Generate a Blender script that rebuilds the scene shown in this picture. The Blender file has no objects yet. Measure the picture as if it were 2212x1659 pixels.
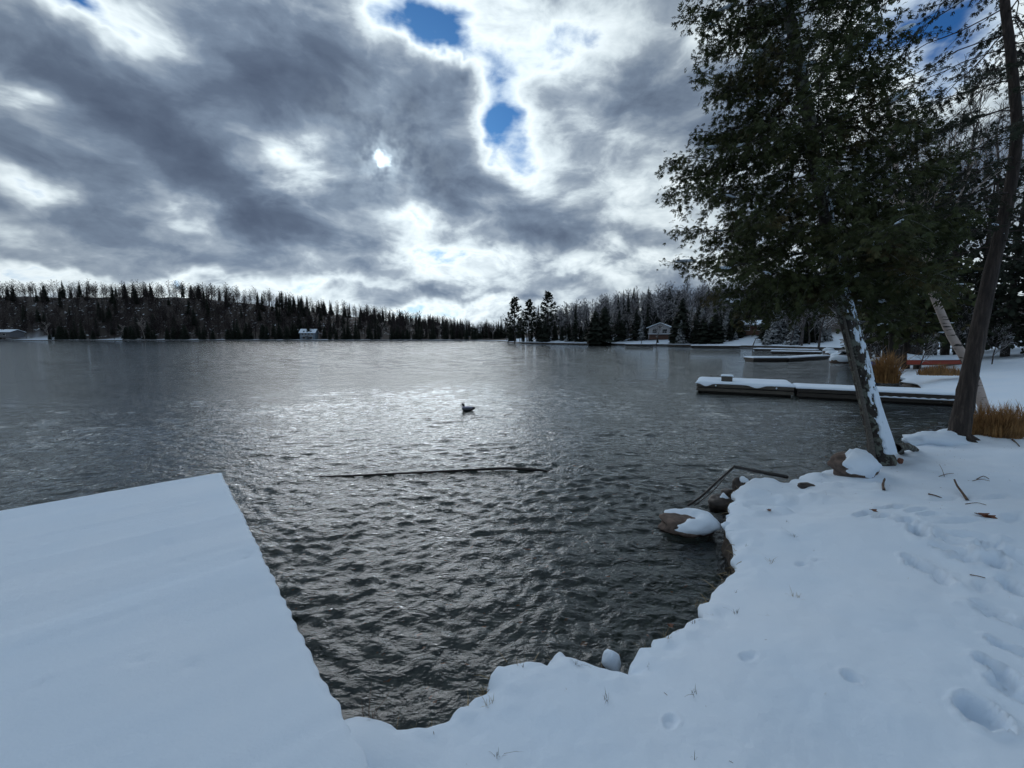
import bpy, math, random
import numpy as np
from mathutils import Vector, Matrix
R = math.radians
rng = np.random.default_rng(7)
random.seed(7)
scene = bpy.context.scene
COL = scene.collection

# ------------------------------------------------------------------ camera
CAM_H = 2.2
FPX = 430.0 / 1024.0            # focal length in picture widths
PITCH = R(6.28)
cam = bpy.data.cameras.new('camera')
cam_ob = bpy.data.objects.new('camera', cam)
COL.objects.link(cam_ob)
cam.sensor_width = 36.0
cam.lens = 36.0 * FPX
cam.clip_start = 0.05
cam.clip_end = 5000.0
cam_ob.location = (0, 0, CAM_H)
cam_ob.rotation_euler = (R(90) - PITCH, 0, 0)
scene.camera = cam_ob

def ray(px, py):
    """viewing direction of a point in the 2212 x 1659 view of the photograph"""
    x = (px - 1106.0) / (2212 * FPX)
    y = (829.5 - py) / (2212 * FPX)
    c, s = math.cos(PITCH), math.sin(PITCH)
    return np.array([x, c + y * s, y * c - s])

def P(px, py, z=0.0):
    d = ray(px, py)
    t = (z - CAM_H) / d[2]
    return np.array([0, 0, CAM_H]) + d * t

def PD(px, py, Y):
    d = ray(px, py)
    return np.array([0, 0, CAM_H]) + d * (Y / d[1])

# ------------------------------------------------------------------ light
scene.view_settings.view_transform = 'Standard'
scene.view_settings.look = 'None'
scene.view_settings.exposure = 0.07
scene.view_settings.gamma = 1.0
sun_dir = ray(825, 343); sun_dir /= np.linalg.norm(sun_dir)
SUN_EL = math.asin(sun_dir[2]); SUN_AZ = math.atan2(sun_dir[0], sun_dir[1])
sl = bpy.data.lights.new('sun', 'SUN')
sl.energy = 0.5
sl.angle = R(38)
sl.color = (1.0, 0.99, 0.975)
so = bpy.data.objects.new('sun', sl); COL.objects.link(so)
so.rotation_euler = Vector((-sun_dir[0], -sun_dir[1], -sun_dir[2])).to_track_quat('-Z', 'Y').to_euler()
so.location = (0, 40, 60)

class NT:
    """small helper to write node trees"""
    def __init__(s, tree):
        s.t = tree; s.n = tree.nodes; s.l = tree.links
    def node(s, kind, **kw):
        n = s.n.new(kind)
        for k, v in kw.items(): setattr(n, k, v)
        return n
    def put(s, sock, v):
        if v is None: return
        if isinstance(v, bpy.types.NodeSocket): s.l.new(v, sock)
        else: sock.default_value = v
    def m(s, op, a, b=None, c=None, clamp=False):
        n = s.node('ShaderNodeMath', operation=op, use_clamp=clamp)
        for i, v in enumerate((a, b, c)): s.put(n.inputs[i], v)
        return n.outputs[0]
    def v(s, op, a, b=None, scale=None):
        n = s.node('ShaderNodeVectorMath', operation=op)
        s.put(n.inputs[0], a); s.put(n.inputs[1], b)
        if scale is not None: s.put(n.inputs['Scale'], scale)
        return n.outputs['Value'] if op in ('DOT_PRODUCT', 'LENGTH', 'DISTANCE') else n.outputs[0]
    def noise(s, vec, scale, detail=4, rough=0.5, dist=0.0, dim='3D'):
        n = s.node('ShaderNodeTexNoise', noise_dimensions=dim)
        s.put(n.inputs['Vector'], vec); n.inputs['Scale'].default_value = scale
        n.inputs['Detail'].default_value = detail; n.inputs['Roughness'].default_value = rough
        n.inputs['Distortion'].default_value = dist
        return n.outputs
    def mapr(s, v, a, b, c=0.0, d=1.0, smooth=True):
        n = s.node('ShaderNodeMapRange', interpolation_type='SMOOTHSTEP' if smooth else 'LINEAR')
        s.put(n.inputs['Value'], v)
        for k, x in zip(('From Min', 'From Max', 'To Min', 'To Max'), (a, b, c, d)): s.put(n.inputs[k], x)
        return n.outputs[0]
    def ramp(s, v, pts, ease='EASE'):
        n = s.node('ShaderNodeValToRGB'); cr = n.color_ramp; cr.interpolation = ease
        while len(cr.elements) < len(pts): cr.elements.new(0.5)
        for e, (p, c) in zip(cr.elements, pts):
            e.position = p; e.color = (c[0], c[1], c[2], 1)
        s.put(n.inputs[0], v)
        return n.outputs[0]
    def mix(s, f, a, b):
        n = s.node('ShaderNodeMix', data_type='RGBA')
        s.put(n.inputs[0], f)
        for i, v in ((6, a), (7, b)):
            if isinstance(v, tuple): v = (v[0], v[1], v[2], 1)
            s.put(n.inputs[i], v)
        return n.outputs[2]
    def scale(s, vec, xyz):
        return s.v('MULTIPLY', vec, xyz)

world = bpy.data.worlds.new('World'); scene.world = world
world.use_nodes = True
W = NT(world.node_tree); W.n.clear()
wd = W.v('NORMALIZE', W.node('ShaderNodeTexCoord').outputs['Generated'])
sky = W.node('ShaderNodeTexSky', sky_type='NISHITA', sun_disc=False)
sky.sun_elevation = SUN_EL; sky.sun_rotation = SUN_AZ; sky.altitude = 400
sky.air_density = 1.0; sky.dust_density = 0.4; sky.ozone_density = 2.0
sx = W.node('ShaderNodeSeparateXYZ'); W.put(sx.inputs[0], wd)
zz = W.m('ADD', W.m('MAXIMUM', sx.outputs[2], 0.0), 0.22)
cx = W.node('ShaderNodeCombineXYZ')
W.put(cx.inputs[0], W.m('DIVIDE', sx.outputs[0], zz)); W.put(cx.inputs[1], W.m('DIVIDE', sx.outputs[1], zz))
cp = cx.outputs[0]
dq = W.v('ADD', W.scale(wd, (1.0, 1.0, 2.3)), W.v('SCALE', cp, scale=0.10))
warp = W.v('SCALE', W.v('SUBTRACT', W.noise(dq, 4.0, 2)[1], (0.5, 0.5, 0.5)), scale=0.16)
dqw = W.v('ADD', dq, warp)
big = W.noise(dqw, 2.6, 2, 0.5)[0]
mid = W.noise(W.v('ADD', dqw, (3.1, 0.7, 5.2)), 6.5, 6, 0.54)[0]
fine = W.noise(dqw, 24.0, 3, 0.6)[0]
dens = W.m('ADD', W.m('MULTIPLY', W.m('SUBTRACT', big, 0.5), 1.1),
           W.m('ADD', W.m('MULTIPLY', W.m('SUBTRACT', mid, 0.5), 1.12), W.m('MULTIPLY', W.m('SUBTRACT', fine, 0.5), 0.26)))
dens = W.m('ADD', dens, W.mapr(sx.outputs[2], 0.02, 0.30, 0.52, 0.66))
# the cloud masses and gaps of the day: direction, size across and along, tilt, thickness
wob = W.v('SCALE', W.v('SUBTRACT', W.noise(wd, 7.0, 4, 0.6)[1], (0.5, 0.5, 0.5)), scale=0.13)
wdw = W.v('ADD', wd, wob)
MASSES = [
 (600, 120, 230, 150, 0, .30), (300, 250, 280, 80, 32, .42), (560, 430, 260, 70, 18, .42), (860, 240, 210, 90, 5, .30),
 (960, 390, 210, 50, 8, .34), (640, 490, 170, 40, 8, .20), (80, 340, 110, 26, 20, .22), (110, 480, 190, 40, 12, .25), (0, 130, 90, 36, 30, .2),
 (1330, 225, 170, 100, 0, .22), (1290, 500, 170, 20, 4, .24), (1220, 600, 60, 14, 0, .25), (60, 560, 130, 20, 8, .22), (1000, 635, 160, 8, 4, .2),
 (605, 325, 105, 58, 12, -.88), (260, 75, 200, 44, 30, -.52), (60, 205, 100, 36, 25, -.62), (60, 410, 120, 24, 22, -.52),
 (1010, 170, 110, 60, -25, -.50), (1140, 390, 70, 50, 0, -.45), (900, 478, 110, 22, 0, -.48), (380, 455, 60, 50, 35, -.40),
 (960, 555, 300, 22, 3, -.40), (200, 600, 300, 12, 3, -.42), (1000, 672, 340, 14, 2, -.50), (1400, 420, 140, 40, -10, -.30), (1480, 50, 170, 60, 0, -.34), (1420, 570, 140, 25, 0, -.40),
 (1180, 110, 120, 80, 0, -.35), (700, 610, 300, 14, 0, -.35),
 (885, 42, 72, 46, 10, -1.28), (990, 165, 60, 40, 20, .75), (975, 80, 40, 18, 40, -.7), (1087, 265, 36, 60, -12, -1.50), (1990, 60, 190, 140, 0, -.95), (130, -15, 60, 22, 20, -.7)]
for px, py, ra, rb, ang, amp in MASSES:
    c = ray(px, py); L = np.linalg.norm(c); c = c / L
    a = ray(px + math.cos(R(ang)), py + math.sin(R(ang))) / L - c
    b = ray(px - math.sin(R(ang)), py + math.cos(R(ang))) / L - c
    a -= c * (a @ c); b -= c * (b @ c); la = np.linalg.norm(a); lb_ = np.linalg.norm(b)
    a /= la; b -= a * (a @ b); b /= np.linalg.norm(b)
    mp = W.node('ShaderNodeMapping', vector_type='TEXTURE')
    W.put(mp.inputs['Vector'], wdw); mp.inputs['Location'].default_value = tuple(c)
    mp.inputs['Rotation'].default_value = Matrix((a, b, np.cross(a, b))).transposed().to_euler()
    mp.inputs['Scale'].default_value = (2.9 * la * ra, 2.9 * lb_ * rb, 1.0)
    gr_ = W.node('ShaderNodeTexGradient', gradient_type='QUADRATIC_SPHERE'); W.put(gr_.inputs[0], mp.outputs[0])
    dens = W.m('MULTIPLY_ADD', gr_.outputs['Fac'], amp, dens)
dens = W.m('MULTIPLY', dens, 0.72)
low = W.m('ADD', W.mapr(sx.outputs[2], 0.20, 0.42, 0.25, -0.7), W.m('ADD', W.m('MULTIPLY', W.m('SUBTRACT', mid, .5), .8), W.m('MULTIPLY', W.m('SUBTRACT', fine, .5), .4)))
dens = W.m('MAXIMUM', dens, low)
cloud = W.ramp(dens, [(0.06, (.58, .70, .82)), (0.20, (.78, .87, .91)), (0.32, (.56, .645, .70)), (0.44, (.29, .35, .42)),
                      (0.58, (.160, .21, .285)), (0.75, (.098, .132, .192)), (0.95, (.070, .095, .145))], 'LINEAR')
cover = W.mapr(W.m('ADD', dens, W.m('MULTIPLY', W.m('SUBTRACT', mid, .5), .5)), -0.24, 0.17)
skyb = W.v('SCALE', W.v('MULTIPLY', sky.outputs[0], (0.36, 0.88, 1.5)), scale=0.052)
# thin cloud in front of the sun lights up around it
sdot = W.v('DOT_PRODUCT', wdw, tuple(sun_dir))
halo = W.mapr(sdot, 0.80, 1.0, 0.0, 0.22)
sd0 = W.v('DOT_PRODUCT', W.v('NORMALIZE', W.v('ADD', W.v('ADD', wd, W.v('SCALE', wob, scale=0.10)), W.v('SCALE', W.v('SUBTRACT', W.noise(wd, 55.0, 2)[1], (0.5, 0.5, 0.5)), scale=0.030))), tuple(sun_dir))
disc = W.m('ADD', W.mapr(sd0, 0.99978, 1.0, 0.0, 1.0), W.m('ADD', W.mapr(sd0, 0.9985, 1.0, 0.0, 0.26), W.mapr(sd0, 0.985, 1.0, 0.0, 0.09)))
cl2 = W.v('SCALE', cloud, scale=W.m('ADD', 1.0, halo))
col = W.mix(cover, skyb, cl2)
disc = W.m('MULTIPLY', disc, W.mapr(W.noise(wd, 38.0, 2, .6)[0], .30, .62, .15, 1.0))
col = W.v('ADD', col, W.v('SCALE', (0.8, 0.95, 1.0), scale=disc))
bg = W.node('ShaderNodeBackground'); W.put(bg.inputs[0], col); bg.inputs[1].default_value = 1.0
wo = W.node('ShaderNodeOutputWorld'); W.l.new(bg.outputs[0], wo.inputs[0])
world.cycles.sampling_method = 'MANUAL'; world.cycles.sample_map_resolution = 512
scene.cycles.max_bounces = 5; scene.cycles.diffuse_bounces = 2; scene.cycles.glossy_bounces = 2
scene.cycles.transparent_max_bounces = 4
scene.cycles.use_denoising = True
scene.cycles.sample_clamp_indirect = 4.0
scene.cycles.use_adaptive_sampling = True
scene.cycles.adaptive_threshold = 0.03

# ------------------------------------------------------------------ mesh helpers
class MB:
    """collects vertices and faces; build() links them as one mesh object"""
    def __init__(s): s.V = []; s.F = []; s.M = []; s.n = 0
    def add(s, V, F, mi=0):
        V = np.asarray(V, float); F = np.asarray(F, int)
        if len(F) == 0: return
        s.V.append(V); s.F.append(F + s.n); s.M.append(np.full(len(F), mi) if np.isscalar(mi) else np.asarray(mi)); s.n += len(V)
    def mesh(s, name, mats, smooth=True):
        me = bpy.data.meshes.new(name)
        V = np.concatenate(s.V)
        me.vertices.add(len(V)); me.vertices.foreach_set('co', V.ravel())
        loops = np.concatenate([f.ravel() for f in s.F])
        tot = np.concatenate([np.full(len(f), f.shape[1]) for f in s.F])
        st = np.concatenate([[0], np.cumsum(tot)[:-1]])
        me.loops.add(len(loops)); me.loops.foreach_set('vertex_index', loops)
        me.polygons.add(len(tot)); me.polygons.foreach_set('loop_start', st); me.polygons.foreach_set('loop_total', tot)
        me.polygons.foreach_set('material_index', np.concatenate(s.M))
        me.polygons.foreach_set('use_smooth', np.full(len(tot), smooth))
        for m in (mats if isinstance(mats, (list, tuple)) else [mats]): me.materials.append(m)
        me.update(calc_edges=True); me.validate()
        return me
    def build(s, name, mats, parent=None, smooth=True):
        return link(name, s.mesh(name, mats, smooth), parent)

def link(name, data, parent=None, loc=None):
    o = bpy.data.objects.new(name, data); COL.objects.link(o)
    if parent is not None: o.parent = parent
    if loc is not None: o.location = tuple(loc)
    return o

def tag(o, label=None, cat=None, group=None, kind=None):
    for k, v in (('label', label), ('category', cat), ('group', group), ('kind', kind)):
        if v: o[k] = v
    return o

def thing(name, label, cat, loc=(0, 0, 0), rz=0.0, group=None):
    o = link(name, None, None, loc); o.rotation_euler = (0, 0, rz)
    return tag(o, label, cat, group)

def box(cx, cy, cz, sx, sy, sz, bev=0.0):
    """box with chamfered vertical silhouette: 8 verts, or 24 when bevelled"""
    x, y, z = sx / 2, sy / 2, sz / 2
    if bev <= 0:
        V = np.array([(i * x, j * y, k * z) for k in (-1, 1) for j in (-1, 1) for i in (-1, 1)]) + (cx, cy, cz)
        F = [(0, 2, 3, 1), (4, 5, 7, 6), (0, 1, 5, 4), (2, 6, 7, 3), (0, 4, 6, 2), (1, 3, 7, 5)]
        return V, np.array(F)
    b = min(bev, x * .9, y * .9, z * .9)
    prof = [(0, -z, 1), (b, -z, 0), (0, -z + b, 0), (0, z - b, 0), (b, z, 0)]
    V = []
    for ins, zz in ((b, -z), (0, -z + b), (0, z - b), (b, z)):
        X, Y = x - ins, y - ins
        k = b * .7
        V += [(-X + k, -Y, zz), (X - k, -Y, zz), (X, -Y + k, zz), (X, Y - k, zz), (X - k, Y, zz), (-X + k, Y, zz), (-X, Y - k, zz), (-X, -Y + k, zz)]
    F = []
    for r in range(3):
        for i in range(8):
            j = (i + 1) % 8
            F.append((r * 8 + i, r * 8 + j, r * 8 + 8 + j, r * 8 + 8 + i))
    for o_, fl in ((0, True), (24, False)):
        q = [(0, 1, 2, 7), (7, 2, 3, 6), (6, 3, 4, 5)]
        for f in q: F.append(tuple(o_ + i for i in (f[::-1] if fl else f)))
    return np.array(V) + (cx, cy, cz), np.array(F)

def tube(path, rad, sides=6, cap=True, rough=0.0, seed=0):
    path = np.asarray(path, float); n = len(path)
    rad = np.broadcast_to(np.asarray(rad, float), (n,))
    T = np.gradient(path, axis=0); T /= np.linalg.norm(T, axis=1)[:, None] + 1e-12
    up = np.array([0, 0, 1.0]) if abs(T[:, 2]).mean() < .8 else np.array([0, 1.0, 0])
    A = np.cross(T, up); A /= np.linalg.norm(A, axis=1)[:, None] + 1e-12
    B = np.cross(A, T)
    th = np.arange(sides) * 2 * math.pi / sides
    rr = rad[:, None] * np.ones(sides)
    if rough: rr = rr * (1 + rough * np.random.default_rng(seed).standard_normal(rr.shape))
    V = path[:, None, :] + rr[..., None] * (np.cos(th)[None, :, None] * A[:, None, :] + np.sin(th)[None, :, None] * B[:, None, :])
    V = V.reshape(-1, 3)
    i = np.arange(n - 1)[:, None] * sides; j = np.arange(sides)[None, :]; k = (j + 1) % sides
    F = np.stack([i + j, i + k, i + sides + k, i + sides + j], -1).reshape(-1, 4)
    if cap:
        V = np.vstack([V, path[-1] + T[-1] * rad[-1] * .3, path[0]])
        e = (n - 1) * sides; jj = np.arange(sides); kk = (jj + 1) % sides
        F = np.vstack([F, np.stack([e + jj, e + kk, np.full(sides, n * sides), np.full(sides, n * sides)], -1)])
        # cap quads carry a doubled corner; turn them into proper fans instead
        F4 = F[:-sides]; F3 = F[-sides:, :3]
        return V, F4, F3
    return V, F, None

def add_tube(mb, path, rad, sides=6, mi=0, rough=0.0, seed=0):
    V, F, F3 = tube(path, rad, sides, True, rough, seed)
    b = mb.n
    mb.add(V, F, mi)
    if F3 is not None:
        mb.F.append(F3 + b); mb.M.append(np.full(len(F3), mi))

def spline(pts, n):
    """Catmull-Rom through the points"""
    p = np.asarray(pts, float); p = np.vstack([2 * p[0] - p[1], p, 2 * p[-1] - p[-2]])
    m = len(p) - 3; t = np.linspace(0, m - 1e-6, n); i = t.astype(int); u = (t - i)[:, None]
    a, b, c, d = p[i], p[i + 1], p[i + 2], p[i + 3]
    return .5 * (2 * b + (c - a) * u + (2 * a - 5 * b + 4 * c - d) * u ** 2 + (3 * b - a - 3 * c + d) * u ** 3)

class VN:
    """value noise in 2D / 3D for shapes"""
    def __init__(s, seed): s.t = np.random.default_rng(seed).random((64, 64, 64))
    def __call__(s, x, y, z=0.0):
        x, y, z = np.broadcast_arrays(np.asarray(x, float), y, z)
        ix, iy, iz = np.floor(x).astype(int), np.floor(y).astype(int), np.floor(z).astype(int)
        fx, fy, fz = x - ix, y - iy, z - iz
        fx, fy, fz = (f * f * (3 - 2 * f) for f in (fx, fy, fz))
        t = s.t; r = 0
        for a in (0, 1):
            for b in (0, 1):
                for c in (0, 1):
                    w = (fx if a else 1 - fx) * (fy if b else 1 - fy) * (fz if c else 1 - fz)
                    r = r + w * t[(ix + a) % 64, (iy + b) % 64, (iz + c) % 64]
        return r * 2 - 1
    def fbm(s, x, y, z=0.0, oct=4, g=.5):
        r = 0; a = 1.0; x = np.asarray(x, float); y = np.asarray(y, float); z = np.asarray(z, float)
        for k in range(oct):
            r = r + a * s(x, y, z); x, y, z = x * 2.03 + 11.3, y * 2.03 + 5.7, z * 2.03 + 3.1; a *= g
        return r
vn = VN(3)

def scatter(mb, TV, TF, pos, rot, sc, mi=0):
    """many copies of a small template as plain geometry: pos (n,3), rot (n,3,3), sc (n,)"""
    n = len(pos)
    if n == 0: return
    V = np.einsum('nij,kj->nki', rot, TV) * np.asarray(sc)[:, None, None] + np.asarray(pos)[:, None, :]
    F = TF[None] + (np.arange(n) * len(TV))[:, None, None]
    mb.add(V.reshape(-1, 3), F.reshape(-1, TF.shape[1]), np.tile(np.broadcast_to(mi, len(TF)), n))

def frames(fwd, up, roll=None):
    """rotation matrices whose local x runs along fwd and local z near up"""
    f = fwd / (np.linalg.norm(fwd, axis=1)[:, None] + 1e-9)
    y = np.cross(up, f); y /= np.linalg.norm(y, axis=1)[:, None] + 1e-9
    z = np.cross(f, y)
    if roll is not None:
        c, s = np.cos(roll)[:, None], np.sin(roll)[:, None]
        y, z = y * c + z * s, z * c - y * s
    return np.stack([f, y, z], -1)

# ------------------------------------------------------------------ materials
def mat(name):
    m = bpy.data.materials.new(name); m.use_nodes = True
    t = NT(m.node_tree); t.n.clear()
    o = t.node('ShaderNodeOutputMaterial')
    b = t.node('ShaderNodeBsdfPrincipled'); t.l.new(b.outputs[0], o.inputs[0])
    t.out = o; t.b = b
    t.pos = t.node('ShaderNodeNewGeometry').outputs['Position']
    t.obj = t.node('ShaderNodeTexCoord').outputs['Object']
    return m, t
def bump(t, h, strength, dist):
    n = t.node('ShaderNodeBump'); n.inputs['Strength'].default_value = strength; n.inputs['Distance'].default_value = dist
    t.put(n.inputs['Height'], h); t.put(t.b.inputs['Normal'], n.outputs[0])

def simple(name, c1, c2, scale=6.0, rough=.8, stretch=(1, 1, 1), bs=.3, bd=.01, coord='obj', detail=6):
    m, t = mat(name)
    v = t.scale(getattr(t, coord), stretch)
    n = t.noise(v, scale, detail, .6)[0]
    t.put(t.b.inputs['Base Color'], t.ramp(n, [(.3, c1), (.7, c2)], 'LINEAR'))
    t.b.inputs['Roughness'].default_value = rough
    if bs: bump(t, n, bs, bd)
    return m

def snow_material(name):
    m, t = mat(name)
    n1 = t.noise(t.pos, 1.3, 4)[0]; n2 = t.noise(t.pos, 60, 5, .6)[0]; n3 = t.noise(t.pos, 420, 2)[0]
    t.put(t.b.inputs['Base Color'], t.ramp(n1, [(.3, (.68, .81, .95)), (.7, (.74, .845, .96))], 'LINEAR'))
    t.b.inputs['Roughness'].default_value = .75
    t.b.inputs['Specular IOR Level'].default_value = .25
    n4 = t.noise(t.pos, 12, 4, .6)[0]
    bump(t, t.m('ADD', t.m('MULTIPLY', n4, .5), t.m('ADD', n2, t.m('MULTIPLY', n3, .45))), .45, .006)
    return m
M_SNOW = snow_material('snow')

def snowy(name, c1, c2, scale=8., amount=.5, lo=.2, hi=.6, stretch=(1, 1, 1), nscale=5.0, rough=.85, snow=(.82, .86, .91)):
    """a surface with snow lying on what faces up"""
    m, t = mat(name)
    n = t.noise(t.scale(t.obj, stretch), scale, 5, .6)[0]
    base = t.ramp(n, [(.3, c1), (.7, c2)], 'LINEAR')
    g = t.node('ShaderNodeNewGeometry')
    s = t.node('ShaderNodeSeparateXYZ'); t.put(s.inputs[0], g.outputs['True Normal'])
    nz = s.outputs[2]
    k = t.noise(t.obj, nscale, 4, .6)[0]
    f = t.mapr(t.m('ADD', nz, t.m('MULTIPLY', t.m('SUBTRACT', k, .5), 1.2)), lo, hi, 0, amount)
    t.put(t.b.inputs['Base Color'], t.mix(f, base, snow))
    t.b.inputs['Roughness'].default_value = rough
    t.b.inputs['Specular IOR Level'].default_value = .2
    return m

# ------------------------------------------------------------------ lake outline
def W2(px, py, z=.26): return tuple(P(px, py, z)[:2])
shore = [(-600, -80), (-60, -14), (-12, -3), (-5, -.6), (-2.3, .75), (-1.3, 1.35)]
shore += [W2(*q) for q in [(775, 1575), (815, 1590), (855, 1600), (905, 1592), (940, 1577), (968, 1556), (1010, 1520), (1045, 1490), (1057, 1458), (1072, 1440), (1096, 1428), (1150, 1430),
          (1184, 1436), (1206, 1408), (1238, 1424), (1296, 1449), (1364, 1457), (1384, 1420), (1420, 1388), (1480, 1346), (1528, 1292),
          (1560, 1250), (1597, 1222), (1594, 1192), (1586, 1160), (1568, 1128), (1587, 1085), (1591, 1060), (1628, 1034), (1690, 1032), (1745, 1017),
          (1800, 1008), (1850, 990), (1882, 976), (1958, 966), (1986, 953), (2000, 940), (2045, 934)]]
shore += [(8.3, 8.3), (9.6, 9.2), (11.6, 10.4), (13.8, 12.6), (15.2, 15.0), (17.6, 18.6), (19.0, 21.2), (19.6, 23.2), (22.0, 25.5), (26, 30), (33, 40), (42, 52), (53, 66),
          (59, 77), (56, 90), (47, 104), (33, 119), (20, 131), (10, 145), (3, 151), (-1, 170), (-5, 205), (-20, 236), (-60, 246), (-130, 250), (-320, 262), (-700, 250)]
S = np.array(shore)
# finer, slightly irregular outline
def refine(S):
    out = []
    for i in range(len(S)):
        a, b = S[i], S[(i + 1) % len(S)]
        L = np.linalg.norm(b - a); dist = max(1.5, np.linalg.norm((a + b) / 2))
        if dist > 300: out.append(a); continue
        k = int(min(40, max(1, L / (dist * .02))))
        nrm = np.array([b[1] - a[1], a[0] - b[0]]) / (L + 1e-9)
        for j in range(k):
            u = j / k; p = a + (b - a) * u
            amp = min(.022 * dist ** .9, 1.2) * (1.0 if dist < 8 else 1)
            out.append(p + nrm * amp * vn.fbm(p[0] * 14 / dist ** .8, p[1] * 14 / dist ** .8, 2.2, 4, .6) * (1 if k > 1 else .4))
    return np.array(out)
S = refine(S)

def _sdf_all(X, Y, A, B, par):
    best = np.full(X.shape, 1e18); NX = np.zeros_like(X); NY = np.zeros_like(X)
    for (ax, ay), (bx, by) in zip(A, B):
        dx, dy = bx - ax, by - ay
        t = np.clip(((X - ax) * dx + (Y - ay) * dy) / (dx * dx + dy * dy + 1e-12), 0, 1)
        qx, qy = ax + t * dx, ay + t * dy
        d = (X - qx) ** 2 + (Y - qy) ** 2
        m = d < best
        best[m] = d[m]; NX[m] = qx[m]; NY[m] = qy[m]
    return np.sqrt(best), NX, NY
SA = S; SB = np.roll(S, -1, 0)
def _inside(X, Y):
    """even-odd rule, all points against all edges"""
    c = (SA[:, 1] > Y[:, None]) != (SB[:, 1] > Y[:, None])
    xi = (SB[:, 0] - SA[:, 0]) * (Y[:, None] - SA[:, 1]) / (SB[:, 1] - SA[:, 1] + 1e-15) + SA[:, 0]
    return ((c & (X[:, None] < xi)).sum(1) % 2).astype(bool)
def _segdist(x, y):
    d = SB - SA; t = np.clip(((x - SA[:, 0]) * d[:, 0] + (y - SA[:, 1]) * d[:, 1]) / ((d ** 2).sum(1) + 1e-12), 0, 1)
    return np.hypot(x - SA[:, 0] - t * d[:, 0], y - SA[:, 1] - t * d[:, 1])
def lake_sdf(X, Y):
    """signed distance to the lake (negative in the water) and nearest shore point, tile by tile"""
    X = np.asarray(X, float); Y = np.asarray(Y, float)
    if X.ndim == 1:
        d, NX, NY = np.empty_like(X), np.empty_like(X), np.empty_like(X)
        for i in range(len(X)):
            q = _segdist(X[i], Y[i]); k = q.argmin(); e = SB[k] - SA[k]
            t = np.clip(((X[i] - SA[k, 0]) * e[0] + (Y[i] - SA[k, 1]) * e[1]) / (e @ e + 1e-12), 0, 1)
            d[i] = q[k]; NX[i], NY[i] = SA[k] + t * e
        return np.where(_inside(X, Y), -d, d), NX, NY
    D_ = np.empty_like(X); NX = np.empty_like(X); NY = np.empty_like(X); T_ = 26
    for i in range(0, X.shape[0], T_):
        for j in range(0, X.shape[1], T_):
            sl_ = (slice(i, i + T_), slice(j, j + T_)); x, y = X[sl_], Y[sl_]
            cx_, cy_ = x.mean(), y.mean(); rho = np.hypot(x - cx_, y - cy_).max()
            q = _segdist(cx_, cy_); dm = q.min(); k = q <= dm + 2 * rho + 1e-6
            dd, nx_, ny_ = _sdf_all(x, y, SA[k], SB[k], None)
            if dm > rho: ins = np.full(x.shape, _inside(np.array([cx_]), np.array([cy_]))[0])
            else: ins = _inside(x.ravel(), y.ravel()).reshape(x.shape)
            D_[sl_] = np.where(ins, -dd, dd); NX[sl_] = nx_; NY[sl_] = ny_
    return D_, NX, NY

def smooth(x, a, b):
    t = np.clip((x - a) / (b - a), 0, 1); return t * t * (3 - 2 * t)

# hollows trodden into the snow: centre in the photograph's view, half length, half width, depth, heading
PRINTS = [(1985, 1146, .16, .065, .05, 60), (2008, 1213, .15, .07, .055, 95), (2072, 1188, .17, .05, .035, 130), (2150, 1212, .12, .07, .05, 40), (2120, 1250, .1, .04, .015, 40),
          (2178, 1312, .17, .05, .045, 118), (2160, 1432, .12, .05, .05, 95), (2118, 1518, .10, .075, .06, 70), (1872, 1098, .15, .07, .045, 20), (1932, 1086, .17, .06, .04, 0), (1985, 1098, .14, .05, .025, 10),
          (2080, 1130, .25, .06, .02, 10), (1617, 1369, .06, .04, .012, 20), (1845, 1430, .05, .035, .02, 120), (1735, 1175, .05, .03, .016, 0), (1770, 1170, .05, .03, .012, 0),
          (1450, 1505, .05, .03, .012, 60), (2040, 1060, .2, .05, .015, 10), (2150, 1060, .25, .06, .02, 20), (2210, 1210, .15, .08, .03, 80), (2195, 1258, .13, .06, .04, 70), (2205, 1385, .12, .06, .045, 100), (2192, 1475, .10, .06, .03, 80), (2048, 1166, .13, .055, .035, 110), (2036, 1232, .08, .05, .025, 60), (2108, 1204, .12, .055, .04, 140), (1958, 1122, .13, .05, .03, 30), (2012, 1112, .14, .06, .035, 10), (2140, 1288, .10, .05, .025, 120), (1906, 1108, .12, .05, .03, 20), (2085, 1160, .15, .055, .03, 150), (2135, 1180, .13, .06, .035, 20), (2190, 1120, .2, .06, .02, 30)]
PR = []
for px, py, a, b, dep, ang in PRINTS:
    w = P(px, py, .52); PR.append((w[0], w[1], a, b, dep, R(ang)))

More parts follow.
